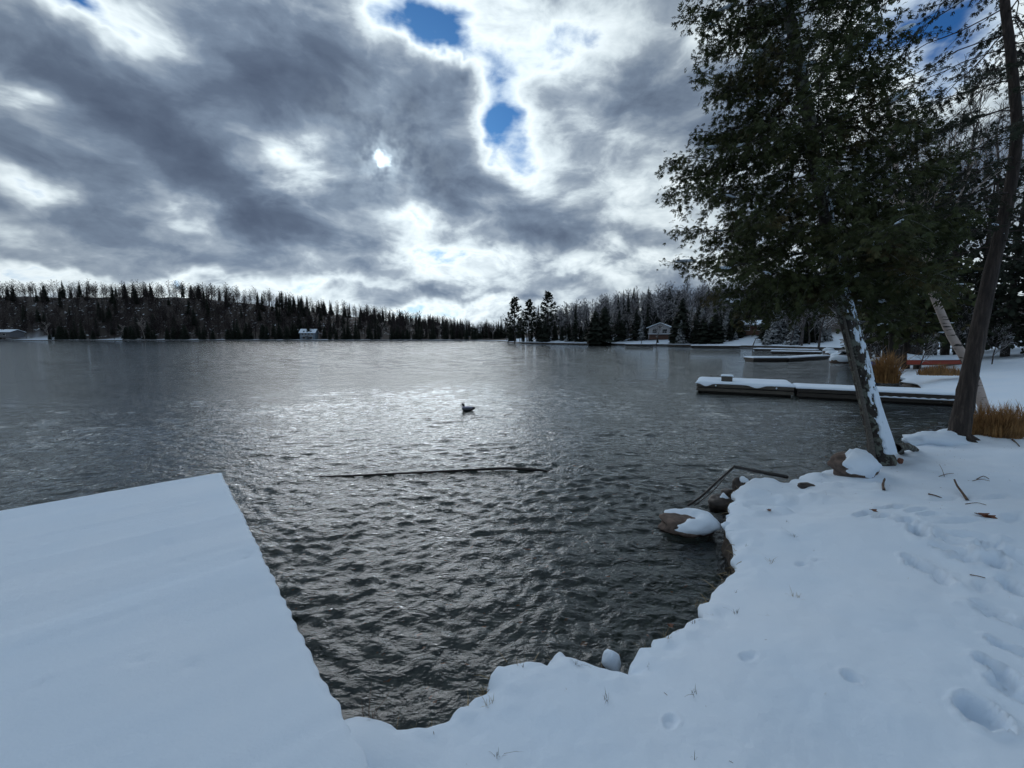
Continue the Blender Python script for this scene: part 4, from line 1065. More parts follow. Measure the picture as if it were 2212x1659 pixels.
def bare_tree(height, r0, seed, levels=4, nchild=(9, 6, 5, 3), sides=(8, 5, 3, 3), lean=(0, 0), spread=.75, first=.3, path=None, curve=.06, minr=.004):
    r = np.random.default_rng(seed); q = MB()
    def grow(p0, d, L, rad, lev):
        n = 7 if lev == 0 else (5 if lev < 2 else 3)
        pts = [p0]; dd = d.copy()
        for k in range(n - 1):
            dd = dd + r.normal(0, curve * (1 + .8 * lev), 3) + np.array([0, 0, .05 * lev]); dd /= np.linalg.norm(dd); pts.append(pts[-1] + dd * L / (n - 1))
        pts = np.array(pts)
        if lev == 0 and path is not None: pts = path; n = len(path)
        add_tube(q, pts, np.linspace(rad, max(rad * .28, minr), n), sides[min(lev, 3)])
        if lev + 1 >= levels: return
        for k in range(nchild[lev]):
            v = (first if lev == 0 else .25) + (1 - (first if lev == 0 else .25)) * (k + r.random()) / nchild[lev]
            v = min(v, .98); f = v * (n - 1); i = min(int(f), n - 2); p1 = pts[i] + (pts[i + 1] - pts[i]) * (f - i); t_ = pts[i + 1] - pts[i]; t_ /= np.linalg.norm(t_)
            a = r.uniform(0, 6.283); perp = np.cross(t_, [math.cos(a), math.sin(a), .3]); perp /= np.linalg.norm(perp) + 1e-9
            d1 = t_ * r.uniform(.5, 1.0) + perp * spread * r.uniform(.6, 1.2); d1 /= np.linalg.norm(d1)
            L1 = L * (r.uniform(.34, .52) if lev == 0 else r.uniform(.4, .62)) * (1.15 - .55 * v); grow(p1, d1, L1, max(rad * .42 * (1.1 - .6 * v), minr), lev + 1)
    d = np.array([lean[0], lean[1], 1.]); d /= np.linalg.norm(d)
    grow(np.zeros(3), d, height, r0, 0)
    return q
YB = 10.5
tp = spline([PD(2128, 890, YB - .3), PD(2098, 800, YB - .15), PD(2052, 720, YB), PD(2013, 630, YB), PD(1982, 565, YB + .1), PD(1955, 470, YB + .3), PD(1935, 350, YB + .4), PD(1915, 200, YB + .5)], 30)
c0 = tp[0].copy(); bt = thing('birch_tree', 'pale pinkish birch leaning left from behind the brown trunk', 'tree', c0)
bare_tree(7, .105, 31, 4, (9, 6, 4, 3), path=tp - c0, first=.35).build('trunk', M_BIRCH, bt)

# --- the stand of trees on the point behind the dock
def bg_conifer(seed, H, rmax, zb, r0, dens=1.0, size=(.25, .45), lean=(0, 0), shape=1.0):
    r = np.random.default_rng(seed); path = spline([(0, 0, -.2), (lean[0] * .3, lean[1] * .3, H * .35), (lean[0], lean[1], H * .7), (lean[0] * 1.2, lean[1] * 1.2, H)], 16)
    rad = np.linspace(r0, .02, 16); cum = np.linspace(0, 1, 16); specs = []
    nb = int(H * 8)
    for k in range(nb):
        f = (k + r.random()) / nb; z = zb + (H - zb) * f
        L = rmax * (min(1, .65 + f * 2.2) * (1 - f) ** .75 * shape + .06) * r.uniform(.7, 1.1)
        specs.append((z / H, (k * 2.399 + r.uniform(-.4, .4)) % 6.283, L, r.uniform(-.2, .2)))
    return conifer(path, rad, specs, seed, spray=(SPV2, SPF2), sides=9, spray_size=size, bl_gap=.34, bl_len=.5, sp_gap=.13, droop=.22, nsnow=70, snow_size=(.025, .07), dens=dens, hang=.5)
stand = []
for seed, H, rm, zb, r0, mt in ((41, 11, 2.3, 2.3, .20, M_CEDAR), (42, 12.5, 2.9, 1.0, .24, M_HEMLOCK), (43, 9, 2.2, 1.9, .17, M_CEDAR)):
    a3 = bg_conifer(seed, H, rm, zb, r0)
    stand.append([x.mesh(nm, mm) for x, nm, mm in zip(a3, ('trunk', 'crown', 'snow'), (M_DARKBARK, mt, M_SNOW))])
def put_tree(name, label, meshes, x, y, rz=0., sc=1., group=None, sxy=1.0, cat='tree', zoff=-.05):
    g = ground_at(x, y)
    root = thing(name, label, cat, (x, y, g + zoff), rz, group)
    root.scale = (sc * sxy, sc * sxy, sc)
    for nm, me in zip(('trunk', 'crown', 'snow'), meshes):
        if me is not None:
            o = link(nm, me, root)
            if nm == 'snow': tag(o, kind='stuff')
    return root
def at_px(px, Y): return (PD(px, 728, Y)[0], Y)
for nm, lab, k, px, Y, rz_, s_ in [
    ('cedar_tree', 'cedar with snow blotched trunk in the middle of the cluster on the point', 0, 1962, 23.5, .4, .95), ('cedar_tree', 'dark slanting cedar beside the orange grass on the point', 2, 1928, 23.0, 1.9, 1.05),
    ('cedar_tree', 'cedar with a forked foot just left of the red canoe', 2, 1988, 22.5, 3.6, 1.0), ('cedar_tree', 'tall cedar behind the cluster on the point', 0, 1945, 27.5, 5.1, 1.1),
    ('hemlock_tree', 'broad dark hemlock standing behind the red canoe', 1, 2045, 27, .3, .95), ('hemlock_tree', 'dark hemlock with boughs sweeping the snow bank right of the birch', 1, 2175, 24, 2.2, .85),
    ('hemlock_tree', 'big hemlock filling the gap behind the brown trunk', 1, 2110, 30, 4.0, 1.0), ('hemlock_tree', 'hemlock at the top of the snowy slope', 1, 2260, 23, 1.2, .95),
    ('cedar_tree', 'slim cedar half hidden by the leaning cedar trunk', 2, 1880, 33, 2.6, 1.1), ('hemlock_tree', 'distant hemlock over the blue container', 1, 1915, 36, 5.5, .95), ('cedar_tree', 'dense cedar between the birch and the cluster', 0, 2010, 31, 3.3, 1.1)]:
    x, y = at_px(px, Y); put_tree(nm, lab, stand[k], x, y, rz_, s_)
# bare hardwoods showing against the sky above them
bares = [bare_tree(15, .17, 50 + k, 5, (12, 6, 5, 3), (8, 5, 3, 3), spread=.6, first=.3, minr=.008) for k in range(3)]
M_TWIG = simple('grey_twigs', (.028, .024, .023), (.075, .066, .062), 3, .9, bs=0)
bares = [b.mesh('trunk', M_TWIG) for b in bares]
for k, (px, Y, rz_, s_, lab) in enumerate([(1975, 34, 0, 1.15, 'bare hardwood behind the cedar cluster, its twigs against the sky'), (2040, 38, 2.1, 1.25, 'bare hardwood rising above the red canoe and hemlocks'), (1900, 40, 4.0, 1.2, 'tall bare hardwood seen through the leaning cedar boughs'),
                                    (2120, 33, 5.2, 1.1, 'bare hardwood behind the brown trunk'), (1840, 48, 1.2, 1.15, 'bare hardwood on the rocky shore behind the leaning cedar'), (2005, 45, 3.0, 1.4, 'bare hardwood furthest up the slope behind the birch')]):
    x, y = at_px(px, Y); put_tree('bare_tree', lab, [bares[k % 3]], x, y, rz_, s_)

# ------------------------------------------------------------------ far trees: templates
M_BARE = snowy('bare_branches', (.016, .012, .013), (.042, .034, .036), 2., .12, .5, 1.0)
M_HILLBARE = snowy('hill_branches', (.055, .055, .065), (.13, .13, .145), 2., .60, .1, .8)
M_BARESNOW = snowy('snowy_branches', (.035, .031, .033), (.085, .078, .080), 2., .75, .05, .7)
M_BIRCHFAR = snowy('far_birch', (.20, .18, .17), (.34, .32, .31), 2., .5, .3, .8)
M_SPRUCE = foliage_mat('spruce_needles', (.007, .012, .009), (.020, .028, .020), (.02, .018, .012), .3)
M_SPRUCESNOW = foliage_mat('snowy_spruce', (.008, .013, .011), (.020, .030, .024), (.02, .02, .02), .1, .55)
M_PINE = foliage_mat('pine_needles', (.010, .017, .012), (.026, .036, .022), (.02, .02, .012), .2)

def spruce(seed, H, rb, n=95, flat=.0, zb=.05, prof=1.0, jag=.3):
    """tiers of ragged drooping boughs"""
    r = np.random.default_rng(seed); tr, cr = MB(), MB()
    add_tube(tr, [(0, 0, -.3), (0, 0, H * .5), (0, 0, H)], [H * .014 + .03, H * .009, .01], 5)
    for k in range(n):
        f = zb + (1 - zb) * ((k + r.random()) / n) ** .9; z = H * f
        L = rb * (max(1 - f, .0) ** prof * (.55 + .45 * min(1, (f - zb + .06) * 7)) + .03) * r.uniform(.55, 1.15); a = k * 2.399 + r.uniform(-.5, .5)
        o = np.array([math.cos(a), math.sin(a), 0]); s = np.array([-o[1], o[0], 0]); dn = -.35 * L * r.uniform(.5, 1.4); w = L * r.uniform(.28, .5) + .08
        th_ = .12 * H * .12
        V = [o * .02 + (0, 0, z + .12 * L), o * L * .5 + s * w + (0, 0, z + dn * .5), o * L * .55 + (0, 0, z + dn * .28 + .06), o * L * .5 - s * w + (0, 0, z + dn * .5), o * L + (0, 0, z + dn * .75),
             o * L * .85 + s * w * .75 + (0, 0, z + dn * 1.1), o * L * .85 - s * w * .75 + (0, 0, z + dn * 1.1), o * L * .35 + (0, 0, z + dn * .9 - .1)]
        V = np.array(V) + r.normal(0, .04 * L, (8, 3))
        cr.add(V, [(0, 1, 2), (0, 2, 3), (1, 5, 2), (2, 6, 3), (2, 5, 4), (2, 4, 6), (1, 7, 3), (5, 7, 6)])
    return tr, cr
def pine(seed, H):
    r = np.random.default_rng(seed); tr, cr = MB(), MB()
    add_tube(tr, [(0, 0, -.3), (.1, 0, H * .5), (0, .1, H)], [.24, .16, .03], 6)
    for k in range(44):
        f = .16 + .84 * (k + r.random()) / 44; z = H * f; L = H * .36 * (1.02 - f) ** .75 * r.uniform(.6, 1.1) * (.8 if f > .85 else 1); a = k * 2.399 + r.uniform(-.5, .5)
        o = np.array([math.cos(a), math.sin(a), 0]); e_ = np.array([0, 0, z]) + o * L + (0, 0, L * .25)
        add_tube(tr, [(0, 0, z), np.array([0, 0, z]) + o * L * .6 + (0, 0, .02), e_], [.05, .035, .015], 3)
        nn_ = 15
        for j in range(nn_):
            u = r.uniform(.3, 1.05); c = np.array([0, 0, z]) + o * L * u + (0, 0, L * .25 * max(0, u - .4)) + r.normal(0, .16, 3) * (1, 1, .5)
            d = o + r.normal(0, .6, 3) + (0, 0, .25); d /= np.linalg.norm(d); s = np.cross(d, [0, 0, 1]); s /= np.linalg.norm(s); l_ = r.uniform(.7, 1.25)
            cr.add([c, c + d * l_ * .6 + s * l_ * .32, c + d * l_, c + d * l_ * .6 - s * l_ * .32, c + d * l_ * .5 + (0, 0, .28)], [(0, 1, 4), (1, 2, 4), (2, 3, 4), (3, 0, 4), (0, 3, 2), (0, 2, 1)])
    return tr, cr
SPR = [spruce(60 + k, H, rb, n, prof=pf) for k, (H, rb, n, pf) in enumerate(((12, 3.0, 130, 1.0), (10, 3.0, 130, .8), (13, 2.2, 130, .9), (9, 2.1, 100, 1.1)))]
CEDS = [spruce(70 + k, H, rb, 130, prof=.45) for k, (H, rb) in enumerate(((9, 2.3), (8, 2.7)))]
BARE = [bare_tree(H, .14, 80 + k, 4, (10, 6, 4, 3), (4, 3, 3, 3), spread=.55, first=.3, minr=.018) for k, H in enumerate((11, 12, 10, 12))]
BIGBARE = [bare_tree(H, .2, 90 + k, 4, (12, 8, 6, 3), (5, 3, 3, 3), spread=.7, first=.22, minr=.015) for k, H in enumerate((11, 12))]
PINES = [pine(100 + k, H) for k, H in enumerate((15, 14, 16))]
def far_bare(seed, H):
    """bare crown for the distant wood: stems, limbs and slivers of twig"""
    r = np.random.default_rng(seed); q = MB(); top = H * .8
    add_tube(q, [(0, 0, -.3), r.normal(0, .12, 3) + (0, 0, H * .45), r.normal(0, .2, 3) + (0, 0, H)], [.15, .10, .02], 3)
    T = []
    for k in range(15):
        f = .25 + .72 * (k + r.random()) / 15; a = k * 2.399 + r.uniform(-.5, .5); L = H * .34 * (1.15 - f) * r.uniform(.6, 1.15) + .5
        b = np.array([0, 0, H * f]); d = np.array([math.cos(a) * .75, math.sin(a) * .75, r.uniform(.5, 1.1)]); d /= np.linalg.norm(d)
        def sliver(p, d_, l_, w_):
            s_ = np.cross(d_, r.normal(0, 1, 3)); s_ /= np.linalg.norm(s_) + 1e-9; T.append((p - s_ * w_, p + s_ * w_, p + d_ * l_))
        sliver(b, d, L, .09); sliver(b, d, L * .97, .09)
        for j in range(7):
            u = r.uniform(.25, 1.0); p = b + d * L * u; d2 = d * .7 + r.normal(0, .5, 3) + (0, 0, .3); d2 /= np.linalg.norm(d2); l2 = L * r.uniform(.25, .5); sliver(p, d2, l2, .07)
            for m_ in range(2):
                d3 = d2 * .7 + r.normal(0, .5, 3); d3 /= np.linalg.norm(d3); sliver(p + d2 * l2 * r.uniform(.3, 1), d3, l2 * r.uniform(.4, .8), .06)
    T = np.array(T).reshape(-1, 3); q.add(T, np.arange(len(T)).reshape(-1, 3)); return q
FBARE = [far_bare(120 + k, H) for k, H in enumerate((11, 12, 10, 12.5))]
spr_me = [(a.mesh('trunk', M_DARKBARK), b.mesh('crown', M_SPRUCE)) for a, b in SPR]
ced_me = [(a.mesh('trunk', M_DARKBARK), b.mesh('crown', M_SPRUCE)) for a, b in CEDS]
snow_me = [(a.mesh('trunk', M_DARKBARK), b.mesh('crown', M_SPRUCESNOW)) for a, b in (spruce(110, 10, 2.6, 150, prof=.9), spruce(111, 5, 1.6, 90, prof=.9), spruce(112, 11, 3.0, 150, prof=.8))]
bare_me = [(b.mesh('trunk', M_BARE),) for b in BARE]
birch_me = [(BARE[1].mesh('trunk', M_BIRCHFAR),), (BARE[2].mesh('trunk', M_BIRCHFAR),)]
big_me = [(b.mesh('trunk', M_BARESNOW),) for b in BIGBARE]
pine_me = [(a.mesh('trunk', M_DARKBARK), b.mesh('crown', M_PINE)) for a, b in PINES]

def merge_into(mb, src, pos, rz, sc, mi):
    V = np.concatenate(src.V); c, s = np.cos(rz), np.sin(rz)
    Rm = np.zeros((len(pos), 3, 3)); Rm[:, 0, 0] = c; Rm[:, 0, 1] = -s; Rm[:, 1, 0] = s; Rm[:, 1, 1] = c; Rm[:, 2, 2] = 1
    n = len(pos); W_ = np.einsum('nij,kj->nki', Rm, V) * sc[:, None, None] + pos[:, None, :]
    b0 = mb.n; mb.V.append(W_.reshape(-1, 3)); mb.n += n * len(V)
    for F in src.F:
        G_ = F[None] + b0 + (np.arange(n) * len(V))[:, None, None]; mb.F.append(G_.reshape(-1, F.shape[1])); mb.M.append(np.full(n * len(F), mi))
def grounds(X, Y):
    d, _, _ = lake_sdf(X, Y); return ground_h(X, Y, d), d

HOUSES = [(*at_px(1428, 127), .028), (*at_px(1622, 114), .028), (*at_px(1574, 150), .012)]
# the unbroken wood behind: one mass on each shore
def wood(name, label, X, Y, kinds, seed, hs, bm):
    r = np.random.default_rng(seed); Z, d = grounds(X, Y); mb = MB()
    ok = d > 1.5
    for k in np.unique(kinds):
        m_ = (kinds == k) & ok
        if not m_.any(): continue
        pos = np.stack([X[m_], Y[m_], Z[m_] - .1], -1); rz_ = r.uniform(0, 6.28, m_.sum()); sc_ = hs[m_]
        if k < 4: merge_into(mb, FBARE[k], pos, rz_, sc_, 0)
        elif k < 8: merge_into(mb, SPR[k - 4][1], pos, rz_, sc_, 1)
        else: merge_into(mb, CEDS[k - 8][1], pos, rz_, sc_, 1)
    o = mb.build(name, [bm, M_SPRUCE]); tag(o, label, 'forest', kind='stuff'); return o
r = np.random.default_rng(200)
n = 1500
px = r.uniform(-120, 1120, n); X = np.array([PD(a_, 735, 1)[0] for a_ in px])
dep = 252 + 115 * r.random(n) ** 1.05; dep = np.where(px > 1040, np.maximum(dep, 262), dep); X = X * dep; Y = dep
kin = np.where(r.random(n) < .86, r.integers(0, 4, n), r.integers(4, 8, n)); kin = np.where((dep < 262) & (r.random(n) < .5), 8 + r.integers(0, 2, n), kin)
kin = np.where((px > 600) & (r.random(n) < .22), 4 + r.integers(0, 4, n), kin)
hs = r.uniform(.7, 1.12, n) * np.interp(px, [-120, 500, 900, 1120], [1.0, 1.05, .95, .85])
keep = np.ones(n, bool)
for c_, w_, d_ in CLEAR: keep &= ~((np.abs(X - c_) < w_ * .9) & (Y < 250 + d_))
wood('forest', 'dark bare and evergreen wood filling the far shore across the lake', X[keep], Y[keep], kin[keep], 1, hs[keep], M_BARE)
n = 900
px = r.uniform(1110, 2050, n); dep = 118 + 120 * r.random(n); X = np.array([PD(a_, 735, 1)[0] for a_ in px]) * dep; Y = dep
Z, d = grounds(X, Y); kin = np.where(r.random(n) < .78, r.integers(0, 4, n), r.integers(4, 8, n))
hs = r.uniform(.75, 1.1, n); keep = d > 11
for hx, hy, hr in HOUSES: keep &= ~((np.abs(X / Y - hx / hy) < hr) & (Y < hy + 5))
wood('forest', 'grey bare wood climbing the hill behind the cottages on the nearer shore', X[keep], Y[keep], kin[keep], 2, hs[keep], M_HILLBARE)

# front rows, tree by tree
def where_left(px): return ('near the low grey cottage' if px < 250 else 'between the grey and the blue cottage' if px < 560 else 'around the pale blue cottage' if px < 760 else 'between the blue cottage and the wooded point')
def where_right(px): return ('on the wooded point by the tall pines' if px < 1215 else 'between the pines and the white chalet' if px < 1390 else 'around the white chalet' if px < 1470 else 'between the chalet and the brown cabin' if px < 1595 else 'around the brown cabin' if px < 1690 else 'beside the arched footbridge')
def size_word(sc, a, b): return 'short' if sc < a else 'tall' if sc > b else 'middling'
r = np.random.default_rng(300)
def far_tree(name, label, me, px, Y, sc, group=None, zoff=-.1):
    x, y = at_px(px, Y); return put_tree(name, label, me, x, y, r.uniform(0, 6.28), sc, group, zoff=zoff)
cl = [(c_, w_) for c_, w_, d_ in CLEAR]
for k in range(96):
    px_ = -20 + 1090 * (k + r.uniform(.1, .9)) / 96; Y_ = np.interp(px_, [0, 1000, 1070], [252.5, 250, 240]) + r.uniform(0, 3) + (6 if px_ > 1030 else 0)
    x, y = at_px(px_, Y_)
    sd = float(lake_sdf(np.array([x]), np.array([y]))[0][0])
    if sd < 1: Y_ += 2.5 - sd; x, y = at_px(px_, Y_)
    if any(abs(x - c_) < w_ * .8 for c_, w_ in cl): continue
    q = r.random(); sc_ = r.uniform(.5, .9); lab_ = size_word(sc_, .62, .78) + ' %s on the far shore ' + where_left(px_)
    if q < .26: far_tree('spruce_tree', lab_ % 'dark spruce', spr_me[r.integers(4)], px_, Y_, sc_, 'spruces lining the far shore')
    elif q < .56: far_tree('cedar_tree', lab_ % 'dense cedar', ced_me[r.integers(2)], px_, Y_, sc_ * .92, 'cedars lining the far shore')
    elif q < .88: far_tree('bare_tree', lab_ % 'bare brown tree', bare_me[r.integers(4)], px_, Y_, sc_ + .12, 'bare trees lining the far shore')
    else: far_tree('birch_tree', lab_ % 'pale birch', birch_me[r.integers(2)], px_, Y_, sc_ + .12, 'birches lining the far shore')
for px_, h_ in ((545 * .0 + 752, 1.05), (818, .95), (298, 1.0), (1000, .8)):
    far_tree('spruce_tree', 'pointed spruce breaking the far skyline ' + where_left(px_), spr_me[2], px_, 270, h_, 'spruces breaking the skyline')
# the point with its pines
for px_, Y_, k, s_, lab in ((1112, 153, 0, 1.04, 'ragged tall pine at the tip of the wooded point'), (1143, 154, 1, 1.02, 'narrower pine between two tall ones on the wooded point'), (1183, 151, 2, 1.05, 'tallest pine on the wooded point')):
    far_tree('pine_tree', lab, pine_me[k], px_, Y_, s_)
def shore_y(px_, near):     # first land met looking along this direction beyond `near`
    ys = np.arange(near, 200, .5); xs = np.array([at_px(px_, a_)[0] for a_ in ys]); d, _, _ = lake_sdf(xs, ys); i = np.argmax(d > 0); return ys[i]
occupied = [(1180, 1222, 9), (1340, 1398, 9), (1398, 1456, 22), (1560, 1600, 9), (1600, 1648, 24), (1648, 1700, 8)]
for k in range(104):
    px_ = 1092 + 700 * (k + r.uniform(.1, .9)) / 104; Y0 = shore_y(px_, 85 if px_ > 1300 else 100); dd = abs(r.normal(0, 5)) + 1.5
    for a_, b_, m_ in occupied:
        if a_ < px_ < b_: dd = m_ + abs(r.normal(0, 5))
    q = r.random(); Y_ = Y0 + dd; sc_ = r.uniform(.52, .92); lab_ = size_word(sc_, .64, .80) + ' %s ' + where_right(px_)
    if q < .20: far_tree('spruce_tree', lab_ % 'dark spruce', spr_me[r.integers(4)], px_, Y_, sc_ * 1.08, 'spruces on the cottage shore')
    elif q < .36: far_tree('cedar_tree', lab_ % 'dense rounded cedar', ced_me[r.integers(2)], px_, Y_, sc_, 'cedars on the cottage shore')
    elif q < .78: far_tree('bare_tree', lab_ % 'snow dusted bare tree', big_me[r.integers(2)], px_, Y_, sc_, 'snowy bare trees on the cottage shore')
    else: far_tree('snowy_spruce', lab_ % 'snow laden spruce', snow_me[r.integers(3)], px_, Y_, sc_ * .9, 'snow laden spruces on the cottage shore')
for nm, lab, me, px_, Y_, s_ in [
    ('snowy_spruce', 'layered snowy spruce on the lawn right of the brown cabin', snow_me[0], 1672, 96, .92), ('snowy_spruce', 'small snowy spruce leaning on the big snowy spruce', snow_me[1], 1655, 93, .75),
    ('bare_tree', 'white limbed spreading tree beside the arched footbridge', big_me[1], 1733, 86, 1.05), ('bare_tree', 'snow limbed tree stretching branches toward the leaning cedar', big_me[0], 1770, 80, 1.0),
    ('cedar_tree', 'tall dark cedar on a bare stem between chalet and cabin', ced_me[0], 1472, 112, 1.3), ('cedar_tree', 'dark thicket cedar left of the white chalet', ced_me[1], 1305, 124, 1.35), ('cedar_tree', 'big dark cedar at the water left of the snowy clearing', ced_me[1], 1285, 121, 1.2),
    ('snowy_spruce', 'wide snow streaked fir right of the tall dark cedar', snow_me[2], 1515, 110, .95), ('spruce_tree', 'pointed spruce above the wood over the chalet', spr_me[2], 1355, 150, 1.0), ('cedar_tree', 'round dark cedar left of the brown cabin', ced_me[1], 1545, 106, .95),
    ('cedar_tree', 'dark cedar behind the arched footbridge', ced_me[0], 1712, 100, .75), ('cedar_tree', 'cedar at the edge of the lawn near the rocky shore', ced_me[1], 1760, 92, .8), ('spruce_tree', 'young green spruce on the rocky shore behind the leaning cedar', spr_me[3], 1838, 62, .75),
    ('bare_tree', 'thin snowy sapling leaning over the lawn below the chalet', big_me[0], 1418, 113, .55), ('spruce_tree', 'dark spruce closing the rocky shore behind the leaning cedar', spr_me[1], 1868, 58, .9), ('snowy_spruce', 'snow laden spruce behind the orange grass on the point', snow_me[0], 1850, 40, .62)]:
    far_tree(nm, lab, me, px_, Y_, s_)

# ------------------------------------------------------------------ cottages
M_GLASS = simple('window_glass', (.012, .014, .018), (.03, .034, .04), 2, .12, bs=0)
def paint(name, c): return simple(name, tuple(x * .85 for x in c), c, 3, .7, bs=.1)
M_BLUE = paint('pale_blue_siding', (.17, .23, .29)); M_WHITE = paint('white_siding', (.36, .37, .40)); M_BROWN = paint('brown_log', (.11, .055, .038)); M_GREY = paint('grey_siding', (.12, .13, .15)); M_TRIM = paint('white_trim', (.6, .62, .64))
def house(name, label, px, Y, w, d, h, rh, wall_m, windows, rz=0., ridge='x', eave=.5, extra=None, lift=0., low=None):
    """windows: (x, z, width, height) on the front wall, local y = -d/2"""
    x, y = at_px(px, Y); z = ground_at(x, y) + lift
    root = thing(name, label, 'house', (x, y, z - .2), rz)
    q = MB(); q.add(*box(0, 0, h / 2, w, d, h))
    if ridge == 'y': q.add([(-w / 2, -d / 2 + .01, h), (w / 2, -d / 2 + .01, h), (0, -d / 2 + .01, h + rh), (-w / 2, d / 2 - .01, h), (w / 2, d / 2 - .01, h), (0, d / 2 - .01, h + rh)], [(0, 1, 2), (4, 3, 5)])
    else: q.add([(-w / 2 + .01, -d / 2, h), (-w / 2 + .01, d / 2, h), (-w / 2 + .01, 0, h + rh), (w / 2 - .01, -d / 2, h), (w / 2 - .01, d / 2, h), (w / 2 - .01, 0, h + rh)], [(0, 2, 1), (3, 4, 5)])
    q.build('wall', wall_m, root, False)
    if low:
        q = MB(); q.add(*box(0, 0, .9, w + .1, d + .1, 1.9)); q.build('foundation', low, root, False)
    def slab(t0, t1, name_, m_, e_):
        q = MB()
        if ridge == 'x': a_, b_ = w / 2 + e_, d / 2 + e_
        else: a_, b_ = d / 2 + e_, w / 2 + e_
        k_ = rh / ((d if ridge == 'x' else w) / 2); ze = h - k_ * e_
        pr = [(-b_, ze + t0), (0, h + rh + t0), (b_, ze + t0), (b_, ze + t1), (0, h + rh + t1), (-b_, ze + t1)]
        V = [(s_ * a_, p_[0], p_[1]) if ridge == 'x' else (p_[0], s_ * a_, p_[1]) for s_ in (-1, 1) for p_ in pr]
        F = [(i, (i + 1) % 6, 6 + (i + 1) % 6, 6 + i) for i in range(6)] + [(0, 5, 4, 1), (1, 4, 3, 2), (6, 7, 10, 11), (7, 8, 9, 10)]
        q.add(V, F); return q.build(name_, m_, root, False)
    slab(.02, .16, 'roof', M_GREY, eave); slab(.17, .42, 'roof_snow', M_SNOW, eave + .05)
    for wx_, wz_, ww_, wh_ in windows:
        q = MB(); q.add(*box(wx_, -d / 2 - .04, wz_, ww_ + .2, .1, wh_ + .2)); f = q.build('window', M_TRIM, root, False)
        q = MB(); q.add(*box(wx_, -d / 2 - .10, wz_, ww_, .04, wh_)); q.build('pane', M_GLASS, f, False)
    if extra: extra(root)
    return root
def balcony(w, d, z, n, m_):
    def f(root):
        q = MB(); q.add(*box(0, -d / 2 - .9, z, w, 1.7, .15)); b = q.build('balcony', m_, root, False)
        for k in range(n):
            q = MB(); q.add(*box(-w / 2 + w * k / (n - 1), -d / 2 - 1.7, z + .5, .08, .08, 1.0)); q.build('baluster', m_, b, False)
        q = MB(); q.add(*box(0, -d / 2 - 1.7, z + 1.03, w + .1, .1, .07)); q.build('rail', m_, b, False)
        q = MB(); q.add(*box(0, -d / 2 - .9, z + .12, w - .1, 1.5, .09)); q.build('balcony_snow', M_SNOW, b, False)
        for k in (-1, 1):
            q = MB(); q.add(*box(k * w / 2.2, -d / 2 - 1.65, z / 2 - .05, .14, .14, z - .1)); q.build('post', m_, root, False)
    return f
def blue_extra(root):
    balcony(9.5, 8, 2.6, 14, M_WHITE)(root)
    for sx_ in (-2.6, 0., 2.6):
        q = MB(); q.add([(sx_ - .9, -4.05, 5.2), (sx_ + .9, -4.05, 5.2), (sx_, -4.05, 6.9), (sx_ - .9, -2.0, 5.6), (sx_ + .9, -2., 5.6), (sx_, -1.5, 6.9)], [(0, 1, 2), (0, 2, 5, 3) , (1, 4, 5, 2)][:1]); q.add([(sx_ - .9, -4.05, 5.2), (sx_, -4.05, 6.9), (sx_, -1.5, 6.9), (sx_ - .9, -2., 5.6)], [(0, 1, 2, 3)]); q.add([(sx_ + .9, -4.05, 5.2), (sx_, -4.05, 6.9), (sx_, -1.5, 6.9), (sx_ + .9, -2., 5.6)], [(3, 2, 1, 0)])
        q.build('dormer', M_BLUE, root, False)
house('cottage', 'pale blue two storey cottage with snowy roof and balcony on the far shore', 668, 262, 11, 8, 5.2, 2.6, M_BLUE, [(-3.5, 4.2, 1.1, 1.3), (-1.2, 4.2, 1.1, 1.3), (1.2, 4.2, 1.1, 1.3), (3.5, 4.2, 1.1, 1.3), (-2.5, 1.4, 2.2, 1.6), (2.5, 1.4, 2.2, 1.6)], .12, 'x', .6, blue_extra, .1).scale = (.78, .78, .78)
house('cottage', 'low grey cottage with a flat snowy roof among trees on the far shore', 10, 266, 15, 8, 3.2, 1.3, M_GREY, [(-4, 1.8, 1.6, 1.2), (0, 1.8, 1.6, 1.2), (4, 1.8, 1.6, 1.2)], .05, 'x', .7, None, 1.6)
house('chalet', 'white gabled chalet with balcony over brown base above the snowy lawn', 1428, 127, 7.2, 8, 4.6, 1.7, M_WHITE, [(-1.6, 3.3, 1.5, 1.5), (1.6, 3.3, 1.5, 1.5), (0, 5.0, 1.0, .6)], -.45, 'y', .7, balcony(7.2, 8, 2.2, 12, M_WHITE), -.3, M_BROWN).scale = (.85, .85, .72)
house('cabin', 'red brown log cabin with low snowy roof on the slope', 1622, 114, 6.6, 6, 2.6, .9, M_BROWN, [(-1.5, 1.7, 1.2, .9), (1.5, 1.7, 1.2, .9)], -.35, 'x', .7, None, -.2)
house('cottage', 'small cottage roof glimpsed through snowy trees above the brown cabin', 1574, 150, 7, 6, 2.8, 1.2, M_GREY, [(-1.5, 1.6, 1.2, .9), (1.5, 1.6, 1.2, .9)], .2, 'x', .6, None, .8)

